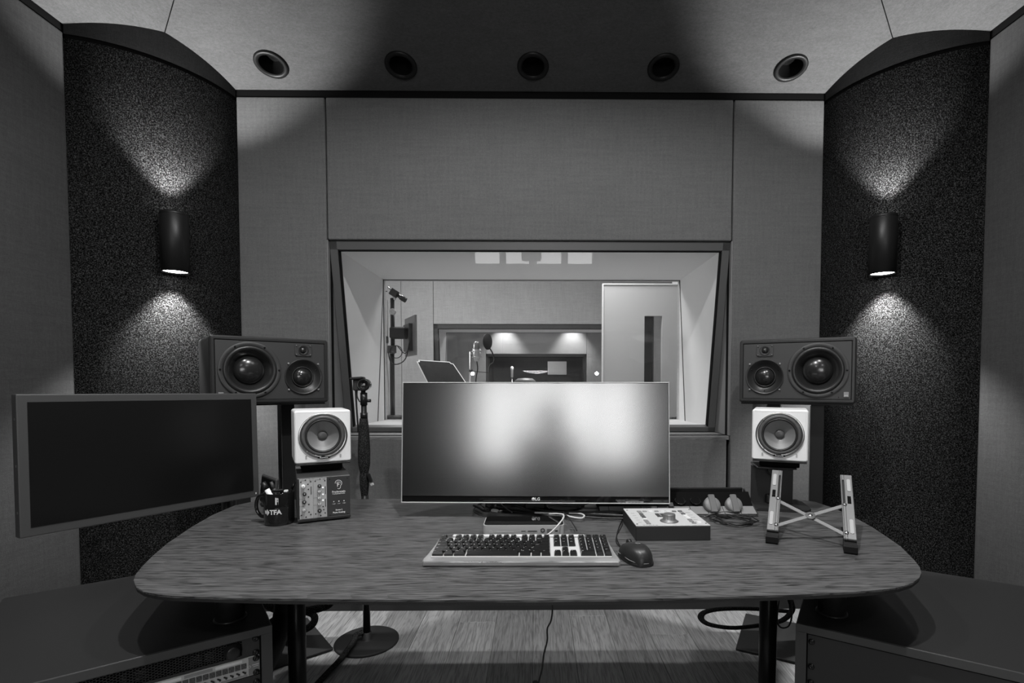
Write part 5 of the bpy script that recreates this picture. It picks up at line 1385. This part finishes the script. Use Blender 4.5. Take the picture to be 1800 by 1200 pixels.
# folding laptop stand
fl_, fr_ = at_z(1357, 953, DZ), at_z(1495, 971, DZ)
bl = (fl_ + fr_) / 2; ab = math.atan2(fr_.y - fl_.y, fr_.x - fl_.x); hw = (fr_ - fl_).length / 2
ls = thing('laptop_stand', 'folding silver laptop stand with crossed bars, open on the right of the desk', 'laptop stand', (bl.x, bl.y, DZ), ab)
INC = R(31)
ri = Matrix.Rotation(INC, 3, 'X')
def lp(x, u, n=0.0): return Vector((x, 0.016, 0.024)) + ri @ Vector((0, u, n))
LA = 0.245
for s in (-1, 1):
    cxa = s * hw
    b = B()
    # arm with slot: two rails and bridges
    slx = -s * 0.006
    wv = 0.028
    pts = rrect(wv, LA, 0.004, 4, cxa, LA / 2)
    def arm_piece(x0, x1, u0, u1, n0=0.0, n1=0.007):
        box(b, tuple(lp((x0 + x1) / 2, (u0 + u1) / 2, (n0 + n1) / 2)), (x1 - x0, u1 - u0, n1 - n0), 0.0012, ri)
    in0, in1 = (cxa + s * -0.0105, cxa + s * -0.0055)
    lo_x, hi_x = min(in0, in1), max(in0, in1)
    arm_piece(cxa - wv / 2, lo_x, 0, LA); arm_piece(hi_x, cxa + wv / 2, 0, LA)
    arm_piece(lo_x - 0.0005, hi_x + 0.0005, 0, 0.130); arm_piece(lo_x - 0.0005, hi_x + 0.0005, LA - 0.022, LA)
    arm = obj('arm', b, 'alu', ls)
    b = B(); box(b, tuple(lp((lo_x + hi_x) / 2, 0.175, 0.002)), (0.005, 0.092, 0.003), 0, ri); obj('slot', b, 'black', arm)
    for u0, u1 in ((0.018, 0.068), (0.175, 0.225)):
        b = B(); q_ = rrect(0.0085, u1 - u0, 0.004, 4, 0, 0)
        t3 = B(); prism(t3, q_, 0, 0.0015)
        for v in t3.verts: v.co = lp(cxa + s * 0.005 + v.co.x, (u0 + u1) / 2 + v.co.y, 0.007 + v.co.z)
        b.free(); obj('grip_pad', t3, 'alu_pad', arm)
    for u_, d_ in ((0.147, 0.018), (0.132, 0.010)):
        b = B(); box(b, tuple(lp(cxa + s * 0.004, u_, 0.0072)), (0.0085, d_, 0.001), 0, ri); obj('notch', b, 'black_gap', arm)
    for u_ in (0.020, 0.122):
        b = B(); t3 = B(); lathe(t3, [(0, 0.003), (0.0040, 0.003), (0.0052, 0.001), (0.0052, -0.002)], n=18)
        for v in t3.verts: v.co = lp(cxa - s * 0.0075 + v.co.x, u_ + v.co.y, 0.0075 + v.co.z)
        b.free(); obj('rivet', t3, 'steel', arm)
    # rubber hook foot
    b = B()
    prof = [(0.040, 0.0), (-0.012, 0.0), (-0.017, 0.004), (-0.017, 0.018), (-0.013, 0.024), (-0.008, 0.023), (-0.006, 0.014), (0.006, 0.010), (0.018, 0.024), (0.034, 0.024)]
    a_ = [b.verts.new((cxa - 0.0145, p[0], p[1])) for p in prof]; c_ = [b.verts.new((cxa + 0.0145, p[0], p[1])) for p in prof]
    b.faces.new(a_[::-1]); b.faces.new(c_)
    for i in range(len(prof)): b.faces.new((a_[i], a_[(i + 1) % len(prof)], c_[(i + 1) % len(prof)], c_[i]))
    obj('foot', b, 'rubber_dark', ls)
    # base bar on the desk and strut up to the arm
    b = B(); box(b, (cxa, 0.12, 0.004), (0.018, 0.20, 0.007), 0.001); obj('base_bar', b, 'black_metal', ls)
    p_ = lp(cxa, 0.15, -0.004); b = B(); tube(b, [(cxa, 0.215, 0.010), tuple(p_)], 0.005, 4, smooth=False); obj('strut', b, 'alu', ls)
for i, (ua, ub) in enumerate(((0.122, 0.020), (0.020, 0.122))):
    A_, C_ = lp(-hw + 0.008, ua, -0.002 + 0.005 * i), lp(hw - 0.008, ub, -0.002 + 0.005 * i)
    d = (C_ - A_); Ln = d.length; dx = d.normalized(); nn = (ri @ Vector((0, 0, 1))); dy = nn.cross(dx)
    mm = Matrix((dx, dy, nn)).transposed()
    b = B(); box(b, tuple((A_ + C_) / 2), (Ln, 0.0115, 0.003), 0.001, mm)
    if i == 1:
        t3 = B(); lathe(t3, [(0, -0.0018), (0.0125, -0.0018), (0.0125, 0.0018), (0, 0.0018)], n=28)
        for v in t3.verts: v.co = (A_ + C_) / 2 + mm @ v.co
        join(b, t3)
    cb_ = obj('cross_bar', b, 'alu', ls)
    if i == 1:
        t3 = B(); lathe(t3, [(0, 0.0038), (0.0045, 0.0035), (0.006, 0.0017)], n=20)
        for v in t3.verts: v.co = (A_ + C_) / 2 + mm @ v.co
        obj('rivet', t3, 'steel', cb_)

# ================================================================== BEHIND THE DESK
# camera on a round based stand, wrapped in braided sleeve
bs = at_z(645, 1128, 0.0)
XB, YBs = bs.x, bs.y
t = thing('camera_stand', 'black stand with round base and braided cable sleeve, left of the wide monitor', 'camera stand', (XB, YBs, 0))
b = B(); lathe(b, [(0, 0), (0.137, 0), (0.138, 0.002), (0.138, 0.008), (0.134, 0.0095), (0.132, 0.0115), (0.024, 0.012), (0.0205, 0.014), (0.020, 0.045), (0.016, 0.047)], n=56); obj('base', b, 'black_matte', t)
topz = at_y(640, 688, YBs).z
b = B(); cyl(b, (0, 0, 0.04), 0.0155, 0.62, n=24); cyl(b, (0, 0, 0.64), 0.012, topz - 0.64 - 0.04, n=20); obj('pole', b, 'black_metal', t)
px_ = lambda y_: at_y(640, y_, YBs).z
b = B()
ring = []
zs = [(735, 0.017), (755, 0.022), (790, 0.026), (815, 0.025), (830, 0.018), (838, 0.021), (855, 0.019), (872, 0.014), (885, 0.014)]
tube(b, [(-0.002, 0, px_(y_)) for y_, _ in zs], lambda q: 0.5 * 0 + (lambda f: zs[min(int(f), 7)][1] * (1 - (f - min(int(f), 7))) + zs[min(int(f), 7) + 1][1] * (f - min(int(f), 7)))(q * 8), 16, k=6)
obj('cable_sleeve', b, 'braid', t)
b = B(); cyl(b, (0, 0, px_(735)), 0.0155, 0.025, n=20); cyl(b, (0, 0, px_(712)), 0.015, 0.055, n=20); cyl(b, (0.008, -0.004, px_(704)), 0.007, 0.024, 'x', 12); obj('clamp', b, 'black_metal', t)
b = B(); box(b, (0.028, -0.02, px_(838)), (0.014, 0.010, 0.040), 0.002, Matrix.Rotation(R(-20), 3, 'Y')); obj('hanging_plug', b, 'cable', t)
b = B(); box(b, (0.038, -0.02, px_(851) + 0.004), (0.014, 0.007, 0.010), 0.001, Matrix.Rotation(R(-20), 3, 'Y')); obj('plug_tip', b, 'cable_white', t)
b = B(); tube(b, [(-0.022, -0.01, px_(676)), (-0.026, -0.01, px_(695)), (-0.014, -0.012, px_(706))], 0.003, 8); tube(b, [(-0.034, -0.005, px_(672)), (-0.034, 0, px_(700)), (-0.026, 0, px_(760))], 0.004, 8); obj('camera_lead', b, 'cable', t)
b = B(); cyl(b, (-0.002, 0, px_(697)), 0.010, 0.03, n=16); obj('ball_head', b, 'black_metal', t)
t = thing('webcam', 'small black camera with round lens on top of the sleeved stand', 'camera', (XB, YBs, px_(688)), R(6))
b = B(); box(b, (-0.022, 0.01, 0.028), (0.042, 0.05, 0.048), 0.004); obj('camera_body', b, 'black_matte', t)
b = B(); box(b, (-0.026, 0.0, 0.058), (0.058, 0.06, 0.012), 0.005, Matrix.Rotation(R(-4), 3, 'Y')); obj('hood', b, 'black', t)
b = B(); lathe(b, [(0.026, -0.02), (0.0275, 0.02), (0.0265, 0.026), (0.022, 0.027), (0.019, 0.018), (0.012, 0.014), (0, 0.013)], (0.004, 0, 0.030), '-y', 36); obj('lens_barrel', b, 'black_gloss', t)
b = B(); lathe(b, [(0.006, 0.0145), (0.003, 0.0165), (0, 0.017)], (0.004, 0, 0.030), '-y', 18); obj('lens', b, 'cone_grey', t)
# thick sleeved cable from the stand base towards the camera
p_ = lambda x, y, h=0.012: (at_z(x, y, 0).x, at_z(x, y, 0).y, h)
cable('cable_sleeve', 'thick braided cable sleeve crossing the floor from the round stand base', [(XB - 0.015, YBs - 0.01, 0.05), (XB - 0.04, YBs - 0.03, 0.045), p_(622, 1140, .035), p_(600, 1165, 0.02), p_(570, 1195, 0.015), p_(545, 1225, 0.015), p_(500, 1290, 0.015)], 0.015, 'braid', flat=0.7)
# loops of cable hanging under the desk
cable('cable_sleeve', 'flat braided cable loop hanging behind the right desk leg', [at_y(1395, 1075, 1.9), at_y(1330, 1070, 1.95), at_y(1270, 1070, 1.95), at_y(1238, 1076, 1.9), at_y(1233, 1088, 1.85), at_y(1250, 1098, 1.8), at_y(1290, 1103, 1.75), at_y(1340, 1098, 1.75), at_y(1375, 1090, 1.8), at_y(1392, 1072, 1.85), at_y(1388, 1050, 1.85)], 0.012, 'braid', 'cable sleeves under the desk', flat=0.5)
cable('cable', 'thin black cable looping beside the right rack cabinet', [at_y(1372, 1040, 1.75), at_y(1366, 1085, 1.75), at_y(1372, 1102, 1.75), at_y(1386, 1100, 1.75), at_y(1392, 1080, 1.75), at_y(1390, 1045, 1.75)], 0.003, 'cable', 'cables under the desk')
cable('cable_sleeve', 'braided cable bundle hanging under the left end of the desk', [at_y(462, 1058, 1.7), at_y(480, 1068, 1.75), at_y(510, 1075, 1.8), at_y(545, 1072, 1.85), at_y(575, 1064, 1.9), at_y(585, 1052, 1.9)], 0.014, 'braid', 'cable sleeves under the desk')
cable('cable_sleeve', 'short braided loop beside the left desk leg', [at_y(470, 1098, 1.9), at_y(495, 1082, 1.9), at_y(525, 1074, 1.95), at_y(548, 1078, 1.95), at_y(553, 1090, 1.9), at_y(542, 1103, 1.85), at_y(520, 1110, 1.8)], 0.013, 'braid', 'cable sleeves under the desk')
cable('cable_sleeve', 'wide black sleeve bowing down between left rack and desk leg', [at_y(500, 1040, 1.55), at_y(498, 1075, 1.55), at_y(492, 1105, 1.52), at_y(480, 1140, 1.48), at_y(462, 1175, 1.42), at_y(440, 1210, 1.38)], 0.028, 'black_matte', 'cable sleeves under the desk')
cable('cable', 'thin black cable hanging from the desk to the floor in the middle', [at_y(971, 1050, 1.3), at_y(971, 1075, 1.3), at_y(968, 1092, 1.3), at_y(962, 1105, 1.3), at_y(962, 1125, 1.3), at_y(956, 1150, 1.3), at_y(953, 1175, 1.3), at_y(947, 1200, 1.3), at_y(943, 1240, 1.3)], 0.0022, 'cable', 'cables under the desk')
t = thing('cable_knot', 'small dark plug at the foot of the hanging cable', 'plug', at_y(941, 1203, 1.3), 0)
b = B(); box(b, (0, 0, 0), (0.014, 0.012, 0.02), 0.003); obj('plug_body', b, 'cable', t)

# unseen chair added behind the camera to make the screen's dark reflected shape
t = thing('silhouette_chair', 'added unseen black chair making the dark shape reflected in the wide monitor', 'chair', (-0.06, -0.78, 0))
b = B(); box(b, (0, 0, 0.47), (0.50, 0.48, 0.09), 0.03, seg=2); obj('seat', b, 'black_matte', t)
b = B(); box(b, (0, -0.23, 0.86), (0.46, 0.07, 0.54), 0.03, seg=2); obj('backrest', b, 'black_matte', t)
b = B(); box(b, (0, -0.23, 1.29), (0.24, 0.07, 0.20), 0.03, seg=2); box(b, (0, -0.24, 1.16), (0.06, 0.03, 0.12)); obj('headrest', b, 'black_matte', t)
b = B(); cyl(b, (0, 0, 0.10), 0.03, 0.33, n=16); obj('gas_lift', b, 'black_metal', t)
for k in range(5):
    a_ = R(18 + 72 * k); b = B(); tube(b, [(0, 0, 0.12), (0.28 * math.cos(a_), 0.28 * math.sin(a_), 0.075)], 0.02, 8, smooth=False); cyl(b, (0.28 * math.cos(a_) - 0.012, 0.28 * math.sin(a_), 0.028), 0.028, 0.024, 'x', 16); obj('leg', b, 'black_matte', t)
for s in (-1, 1):
    b = B(); box(b, (s * 0.27, -0.02, 0.66), (0.06, 0.26, 0.03), 0.01); box(b, (s * 0.27, -0.02, 0.56), (0.03, 0.05, 0.20)); obj('armrest', b, 'black_matte', t)
# photographer's tripod: seen only as a silhouette in the screen
t = thing('camera_tripod', 'camera on a tripod reflected as a dark shape in the wide monitor', 'tripod', (0, -0.14, 0))
b = B(); box(b, (0, 0.06, CAM_Z), (0.15, 0.09, 0.11), 0.01); cyl(b, (0, 0.15, CAM_Z), 0.035, 0.035, '-y', 24); obj('camera_body', b, 'black_matte', t)
b = B(); cyl(b, (0, 0.03, CAM_Z - 0.20), 0.03, 0.14, n=16); cyl(b, (0, 0.03, 0.6), 0.016, 0.4, n=16); obj('centre_column', b, 'black_metal', t)
for k in range(3):
    a_ = R(90 + 120 * k); b = B(); tube(b, [(0, 0.03, 0.93), (0.38 * math.cos(a_), 0.03 - 0.38 * math.sin(a_), 0.008)], 0.015, 10, smooth=False); obj('leg', b, 'black_metal', t)
# ================================================================== THINGS IN THE LIVE ROOM
# ledge under the window
LGZ = 0.872
t = thing('window_ledge', 'pale ledge under the live room side of the window', 'shelf', (0, 0, 0))
b = B(); box(b, (-0.02, 3.80, LGZ - 0.012), (2.6, 0.50, 0.024), 0.002); obj('shelf_board', b, 'door_white', t)
b = B()
for x_ in (-1.25, 1.2): box(b, (x_, 3.80, (LGZ - 0.024) / 2), (0.03, 0.46, LGZ - 0.024))
obj('side_panel', b, 'door_white', t)
SY = 3.78
def sp(px, py, Y=SY): return at_y(px, py, Y)
xs = sp(690, 700).x
t = thing('equipment_stand', 'dark pole stand on an oval foot behind the window, left side', 'stand', (xs, SY, LGZ))
b = B(); lathe(b, [(0, 0), (0.076, 0), (0.082, 0.010), (0.080, 0.038), (0.066, 0.046), (0.02, 0.048)], n=36); obj('base', b, 'black_matte', t)
ztp = sp(690, 524).z - LGZ
b = B(); cyl(b, (0.0, 0, 0.045), 0.017, ztp * 0.5, n=18); cyl(b, (0.006, 0, 0.045 + ztp * 0.5), 0.015, ztp * 0.5 - 0.045, n=18); obj('pole', b, 'black_metal', t)
b = B(); tube(b, [(-0.030, 0, ztp - 0.01), (-0.032, 0, ztp * 0.72), (-0.040, 0, ztp * 0.5), (-0.030, 0, ztp * 0.3), (-0.036, 0, 0.15), (-0.024, 0, 0.05)], 0.005, 8); obj('strapped_cable', b, 'cable_white', t)
b = B(); tube(b, [(-0.085, 0, ztp + 0.02), (-0.10, 0, ztp - 0.06), (-0.102, 0, ztp * 0.75), (-0.10, 0, ztp * 0.6)], 0.004, 8); tube(b, [(-0.085, 0, ztp + 0.02), (-0.06, 0, ztp + 0.055), (-0.03, 0, ztp + 0.05)], 0.004, 8); obj('camera_lead', b, 'cable', t)
zz = sp(690, 614).z - LGZ
b = B(); box(b, (0.002, -0.01, zz), (0.055, 0.045, 0.055), 0.003); box(b, (-0.04, -0.01, zz + 0.07), (0.03, 0.03, 0.05), 0.004); obj('clamp_block', b, 'frame_grey', t)
b = B(); box(b, (0.05, 0, sp(700, 585).z - LGZ), (0.12, 0.07, 0.085), 0.01); obj('swivel_head', b, 'black_matte', t)
b = B(); lathe(b, [(0.022, 0), (0.024, 0.02), (0.014, 0.026), (0.010, 0.02), (0, 0.02)], (0.02, -0.03, sp(690, 549).z - LGZ), '-y', 24); obj('clamp_knob', b, 'silver', t)
b = B(); cx_, cz_ = 0.07, zz - 0.02
tube(b, [(0.05, -0.03, zz + 0.02), (0.10, -0.04, zz - 0.03), (0.13, -0.04, zz + 0.0), (0.14, -0.03, zz + 0.06)], 0.0035, 8)
tube(b, [(-0.02, -0.03, zz - 0.02), (0.0, -0.04, zz - 0.09), (0.05, -0.05, zz - 0.11), (0.11, -0.05, zz - 0.07), (0.135, -0.03, zz + 0.05)], 0.004, 8)
tube(b, [(0.04 + 0.045 * math.cos(k), -0.04, zz - 0.02 + 0.045 * math.sin(k)) for k in [i * 0.5 for i in range(14)]], 0.003, 8)
obj('looped_cable', b, 'cable', t)
cpz = sp(695, 515).z
t = thing('studio_camera', 'small black camera tilted down on top of the live room stand', 'camera', (xs + 0.02, SY, cpz), 0)
rt = Matrix.Rotation(R(32), 3, 'Y')
b = B(); box(b, tuple(rt @ Vector((0, 0, 0.0))), (0.055, 0.045, 0.05), 0.003, rt); obj('camera_body', b, 'black_matte', t)
b = B(); lathe(b, [(0, 0), (0.012, 0), (0.014, 0.025), (0.019, 0.03), (0.019, 0.075), (0.016, 0.076), (0, 0.07)], tuple(rt @ Vector((0.025, 0, 0))), rot=rt @ AX['x'], n=24); obj('lens_barrel', b, 'black', t)
b = B(); tube(b, [tuple(rt @ Vector((-0.03, 0, 0.01))), tuple(rt @ Vector((-0.06, 0, 0.012)))], 0.006, 8, smooth=False); obj('connector', b, 'steel', t)
b = B(); box(b, (0.0, 0, -0.035), (0.02, 0.02, 0.03), 0.002); obj('mount', b, 'silver', t)
# monitor seen from behind, edge on
mp = sp(722, 590)
t = thing('cue_monitor', 'small monitor seen from behind on the live room stand', 'monitor', (mp.x - 0.015, SY + 0.06, mp.z), R(62))
b = B(); box(b, (0, 0, 0), (0.30, 0.016, 0.29), 0.002); obj('casing', b, 'socket_light', t)
b = B(); box(b, (0, -0.02, -0.01), (0.17, 0.03, 0.20), 0.003); obj('rear_housing', b, 'edge_grey', t)
b = B(); box(b, (0, 0.0085, 0), (0.28, 0.001, 0.27)); obj('display', b, 'screen_off', t)
t.rotation_euler = (0, 0, R(-62)); 
# padded reading board
A_, Bq, Cq, Dq = at_y(731, 632, 4.3), at_y(795, 636, 4.3), at_y(822, 676, 4.15), at_y(753, 676, 4.15)
Cq, Dq = Cq + (Cq - Bq) * 0.5, Dq + (Dq - A_) * 0.5
c = (A_ + Bq + Cq + Dq) / 4
t = thing('reading_stand', 'tilted reading board with dark felt and pale edge in the live room', 'music stand', (0, 0, 0))
def slab(nm, q, th, m, par, off=0.0, ins=0.0):
    q = [p + (c - p) * ins for p in q]
    n = (q[1] - q[0]).cross(q[3] - q[0]).normalized()
    if n.y > 0: n = -n
    b = B(); a_ = [b.verts.new(p + n * off) for p in q]; d_ = [b.verts.new(p + n * (off - th)) for p in q]
    b.faces.new(a_); b.faces.new(d_[::-1])
    for i in range(4): b.faces.new((a_[i], a_[(i + 1) % 4], d_[(i + 1) % 4], d_[i]))
    bmesh.ops.bevel(b, geom=[e for e in b.edges if (e.verts[0] in a_) != (e.verts[1] in a_)], offset=0.02, segments=3, affect='EDGES')
    return obj(nm, b, m, par)
slab('board', [A_, Bq, Cq, Dq], 0.02, 'white', t)
slab('felt_pad', [A_, Bq, Cq, Dq], 0.004, 'pad_felt', t, 0.003, 0.05)
b = B(); cyl(b, (c.x, c.y + 0.04, 0), 0.014, c.z - 0.02, n=16); lathe(b, [(0, 0), (0.15, 0), (0.15, 0.012), (0, 0.015)], (c.x, c.y + 0.04, 0), n=32); obj('pole', b, 'black_metal', t)
# microphone with stand and pop filter
MYy = 4.5
mpx = at_y(838, 620, MYy)
t = thing('microphone', 'silver studio microphone in a shock mount in the live room', 'microphone', mpx)
b = B(); lathe(b, [(0, -0.075), (0.018, -0.075), (0.026, -0.055), (0.028, 0.02), (0.026, 0.03)], n=28); obj('mic_body', b, 'silver', t)
b = B(); lathe(b, [(0.024, 0.03), (0.026, 0.04), (0.025, 0.085), (0.015, 0.10), (0, 0.102)], n=24); obj('mic_grille', b, 'knob_grey', t)
b = B()
for z in (0.012, -0.038): lathe(b, [(0.040, z - 0.004), (0.044, z), (0.040, z + 0.004)], n=28)
for k in range(4): tube(b, [(0.042 * math.cos(R(45 + 90 * k)), 0.042 * math.sin(R(45 + 90 * k)), -0.04), (0.042 * math.cos(R(45 + 90 * k)), 0.042 * math.sin(R(45 + 90 * k)), 0.035)], 0.003, 6, smooth=False)
tube(b, [(-0.044, 0, -0.01), (-0.06, 0, -0.01)], 0.006, 8, smooth=False)
obj('shock_mount', b, 'silver', t)
sx_ = at_y(826.5, 640, MYy).x
t = thing('microphone_stand', 'thin pale microphone stand beside the silver microphone', 'microphone stand', (sx_ , MYy, 0))
b = B(); cyl(b, (0, 0, 0.01), 0.008, mpx.z + 0.0, n=14); obj('pole', b, 'steel', t)
b = B(); lathe(b, [(0, 0), (0.13, 0), (0.13, 0.012), (0, 0.016)], n=32); obj('base', b, 'black_matte', t)
b = B(); cyl(b, (-0.008, -0.010, at_y(826, 651, MYy).z), 0.012, 0.03, 'x', 12); obj('clamp', b, 'frame_grey', t)
b = B(); tube(b, [(mpx.x - sx_, 0, mpx.z - 0.075), (mpx.x - sx_ + 0.006, 0, mpx.z - 0.14), (mpx.x - sx_ - 0.01, 0, mpx.z - 0.25), (mpx.x - sx_ - 0.03, 0, 0.8), (0.02, 0, 0.3)], 0.006, 8); obj('cable', b, 'cable', t)
pp = at_y(857, 600, MYy)
t = thing('pop_filter', 'round black pop filter on a bent gooseneck in the live room', 'pop filter', pp)
b = B(); lathe(b, [(0, 0.004), (0.068, 0.005), (0.073, 0.0), (0.068, -0.005), (0, -0.004)], rot=Matrix.Rotation(R(62), 3, 'Z') @ AX['-y'], n=36); obj('mesh_disc', b, 'black_matte', t)
b = B(); L_ = lambda x, y: tuple(at_y(x, y, MYy) - pp)
tube(b, [L_(861, 612), L_(865, 619), L_(869, 631), L_(867, 637), L_(862, 641), L_(860, 648), L_(860, 655)], 0.006, 8); tube(b, [L_(860, 655), L_(829, 652)], 0.003, 6, smooth=False); obj('gooseneck', b, 'black', t)
# clutter on the ledge at the right
cp = at_z(1187, 741, LGZ)
t = thing('headphone_amp', 'small dark box with cables on the ledge, right behind the wide monitor', 'device', (cp.x, 3.75, LGZ), R(15))
b = B(); box(b, (0, 0, 0.016), (0.09, 0.06, 0.032), 0.006); obj('casing', b, 'black_matte', t)
b = B(); tube(b, [(-0.02, -0.03, 0.03), (0.0, -0.045, 0.035), (0.03, -0.04, 0.02), (0.05, -0.03, 0.01)], 0.004, 8); obj('cable', b, 'cable', t)
# far rooms
t = thing('far_desk', 'dark desk with small screens in the furthest room', 'desk', (0, 12.4, 0))
b = B(); box(b, (0, 0, 0.73), (1.9, 0.6, 0.04), 0.004); obj('desktop', b, 'desk', t)
b = B()
for x_ in (-0.85, 0.85): box(b, (x_, 0, 0.355), (0.05, 0.5, 0.71))
obj('leg', b, 'black_matte', t)
for i, (x_, lab) in enumerate(((-0.55, 'small dark screen on the far desk, left'), (0.15, 'small dark screen on the far desk, middle'), (0.68, 'small dark screen on the far desk, right'))):
    t = thing('far_screen', lab, 'monitor', (x_, 12.45, 0.75), 0, 'screens on the far desk')
    b = B(); box(b, (0, 0, 0.26), (0.48, 0.03, 0.30), 0.004); obj('casing', b, 'frame_grey', t)
    b = B(); box(b, (0, 0.0, 0.05), (0.06, 0.05, 0.12)); box(b, (0, 0, 0.006), (0.2, 0.14, 0.012)); obj('stand', b, 'black_matte', t)
t = thing('far_picture', 'pale framed board on the wall of the furthest room', 'picture', (0.55, 13.56, 1.55))
b = B(); box(b, (0, 0, 0), (0.5, 0.03, 0.35), 0.004); obj('frame', b, 'white', t)
t = thing('microphone', 'thin pale microphone in the booth beyond the live room', 'microphone', at_y(900, 655, 9.0))
b = B(); lathe(b, [(0, -0.08), (0.02, -0.08), (0.022, 0.05), (0.028, 0.06), (0.028, 0.10), (0, 0.12)], n=20); obj('mic_body', b, 'white', t)
b = B(); cyl(b, (0, 0, -at_y(900, 655, 9.0).z), 0.010, at_y(900, 655, 9.0).z - 0.08, n=12); lathe(b, [(0, 0), (0.13, 0), (0.13, 0.012), (0, 0.016)], (0, 0, -at_y(900, 655, 9.0).z), n=24); obj('pole', b, 'steel', t)
t = thing('stool', 'round pale stool top in the booth beyond the live room', 'stool', (at_y(923, 665, 8.2).x, 8.2, 0))
zq = at_y(923, 664, 8.2).z
b = B(); lathe(b, [(0, zq), (0.12, zq - 0.01), (0.17, zq - 0.05), (0.17, zq - 0.08), (0, zq - 0.08)], n=28); obj('seat', b, 'button_mid', t)
b = B(); cyl(b, (0, 0, 0.02), 0.025, zq - 0.1, n=14); lathe(b, [(0, 0), (0.2, 0), (0.2, 0.02), (0, 0.03)], n=28); obj('pole', b, 'steel', t)
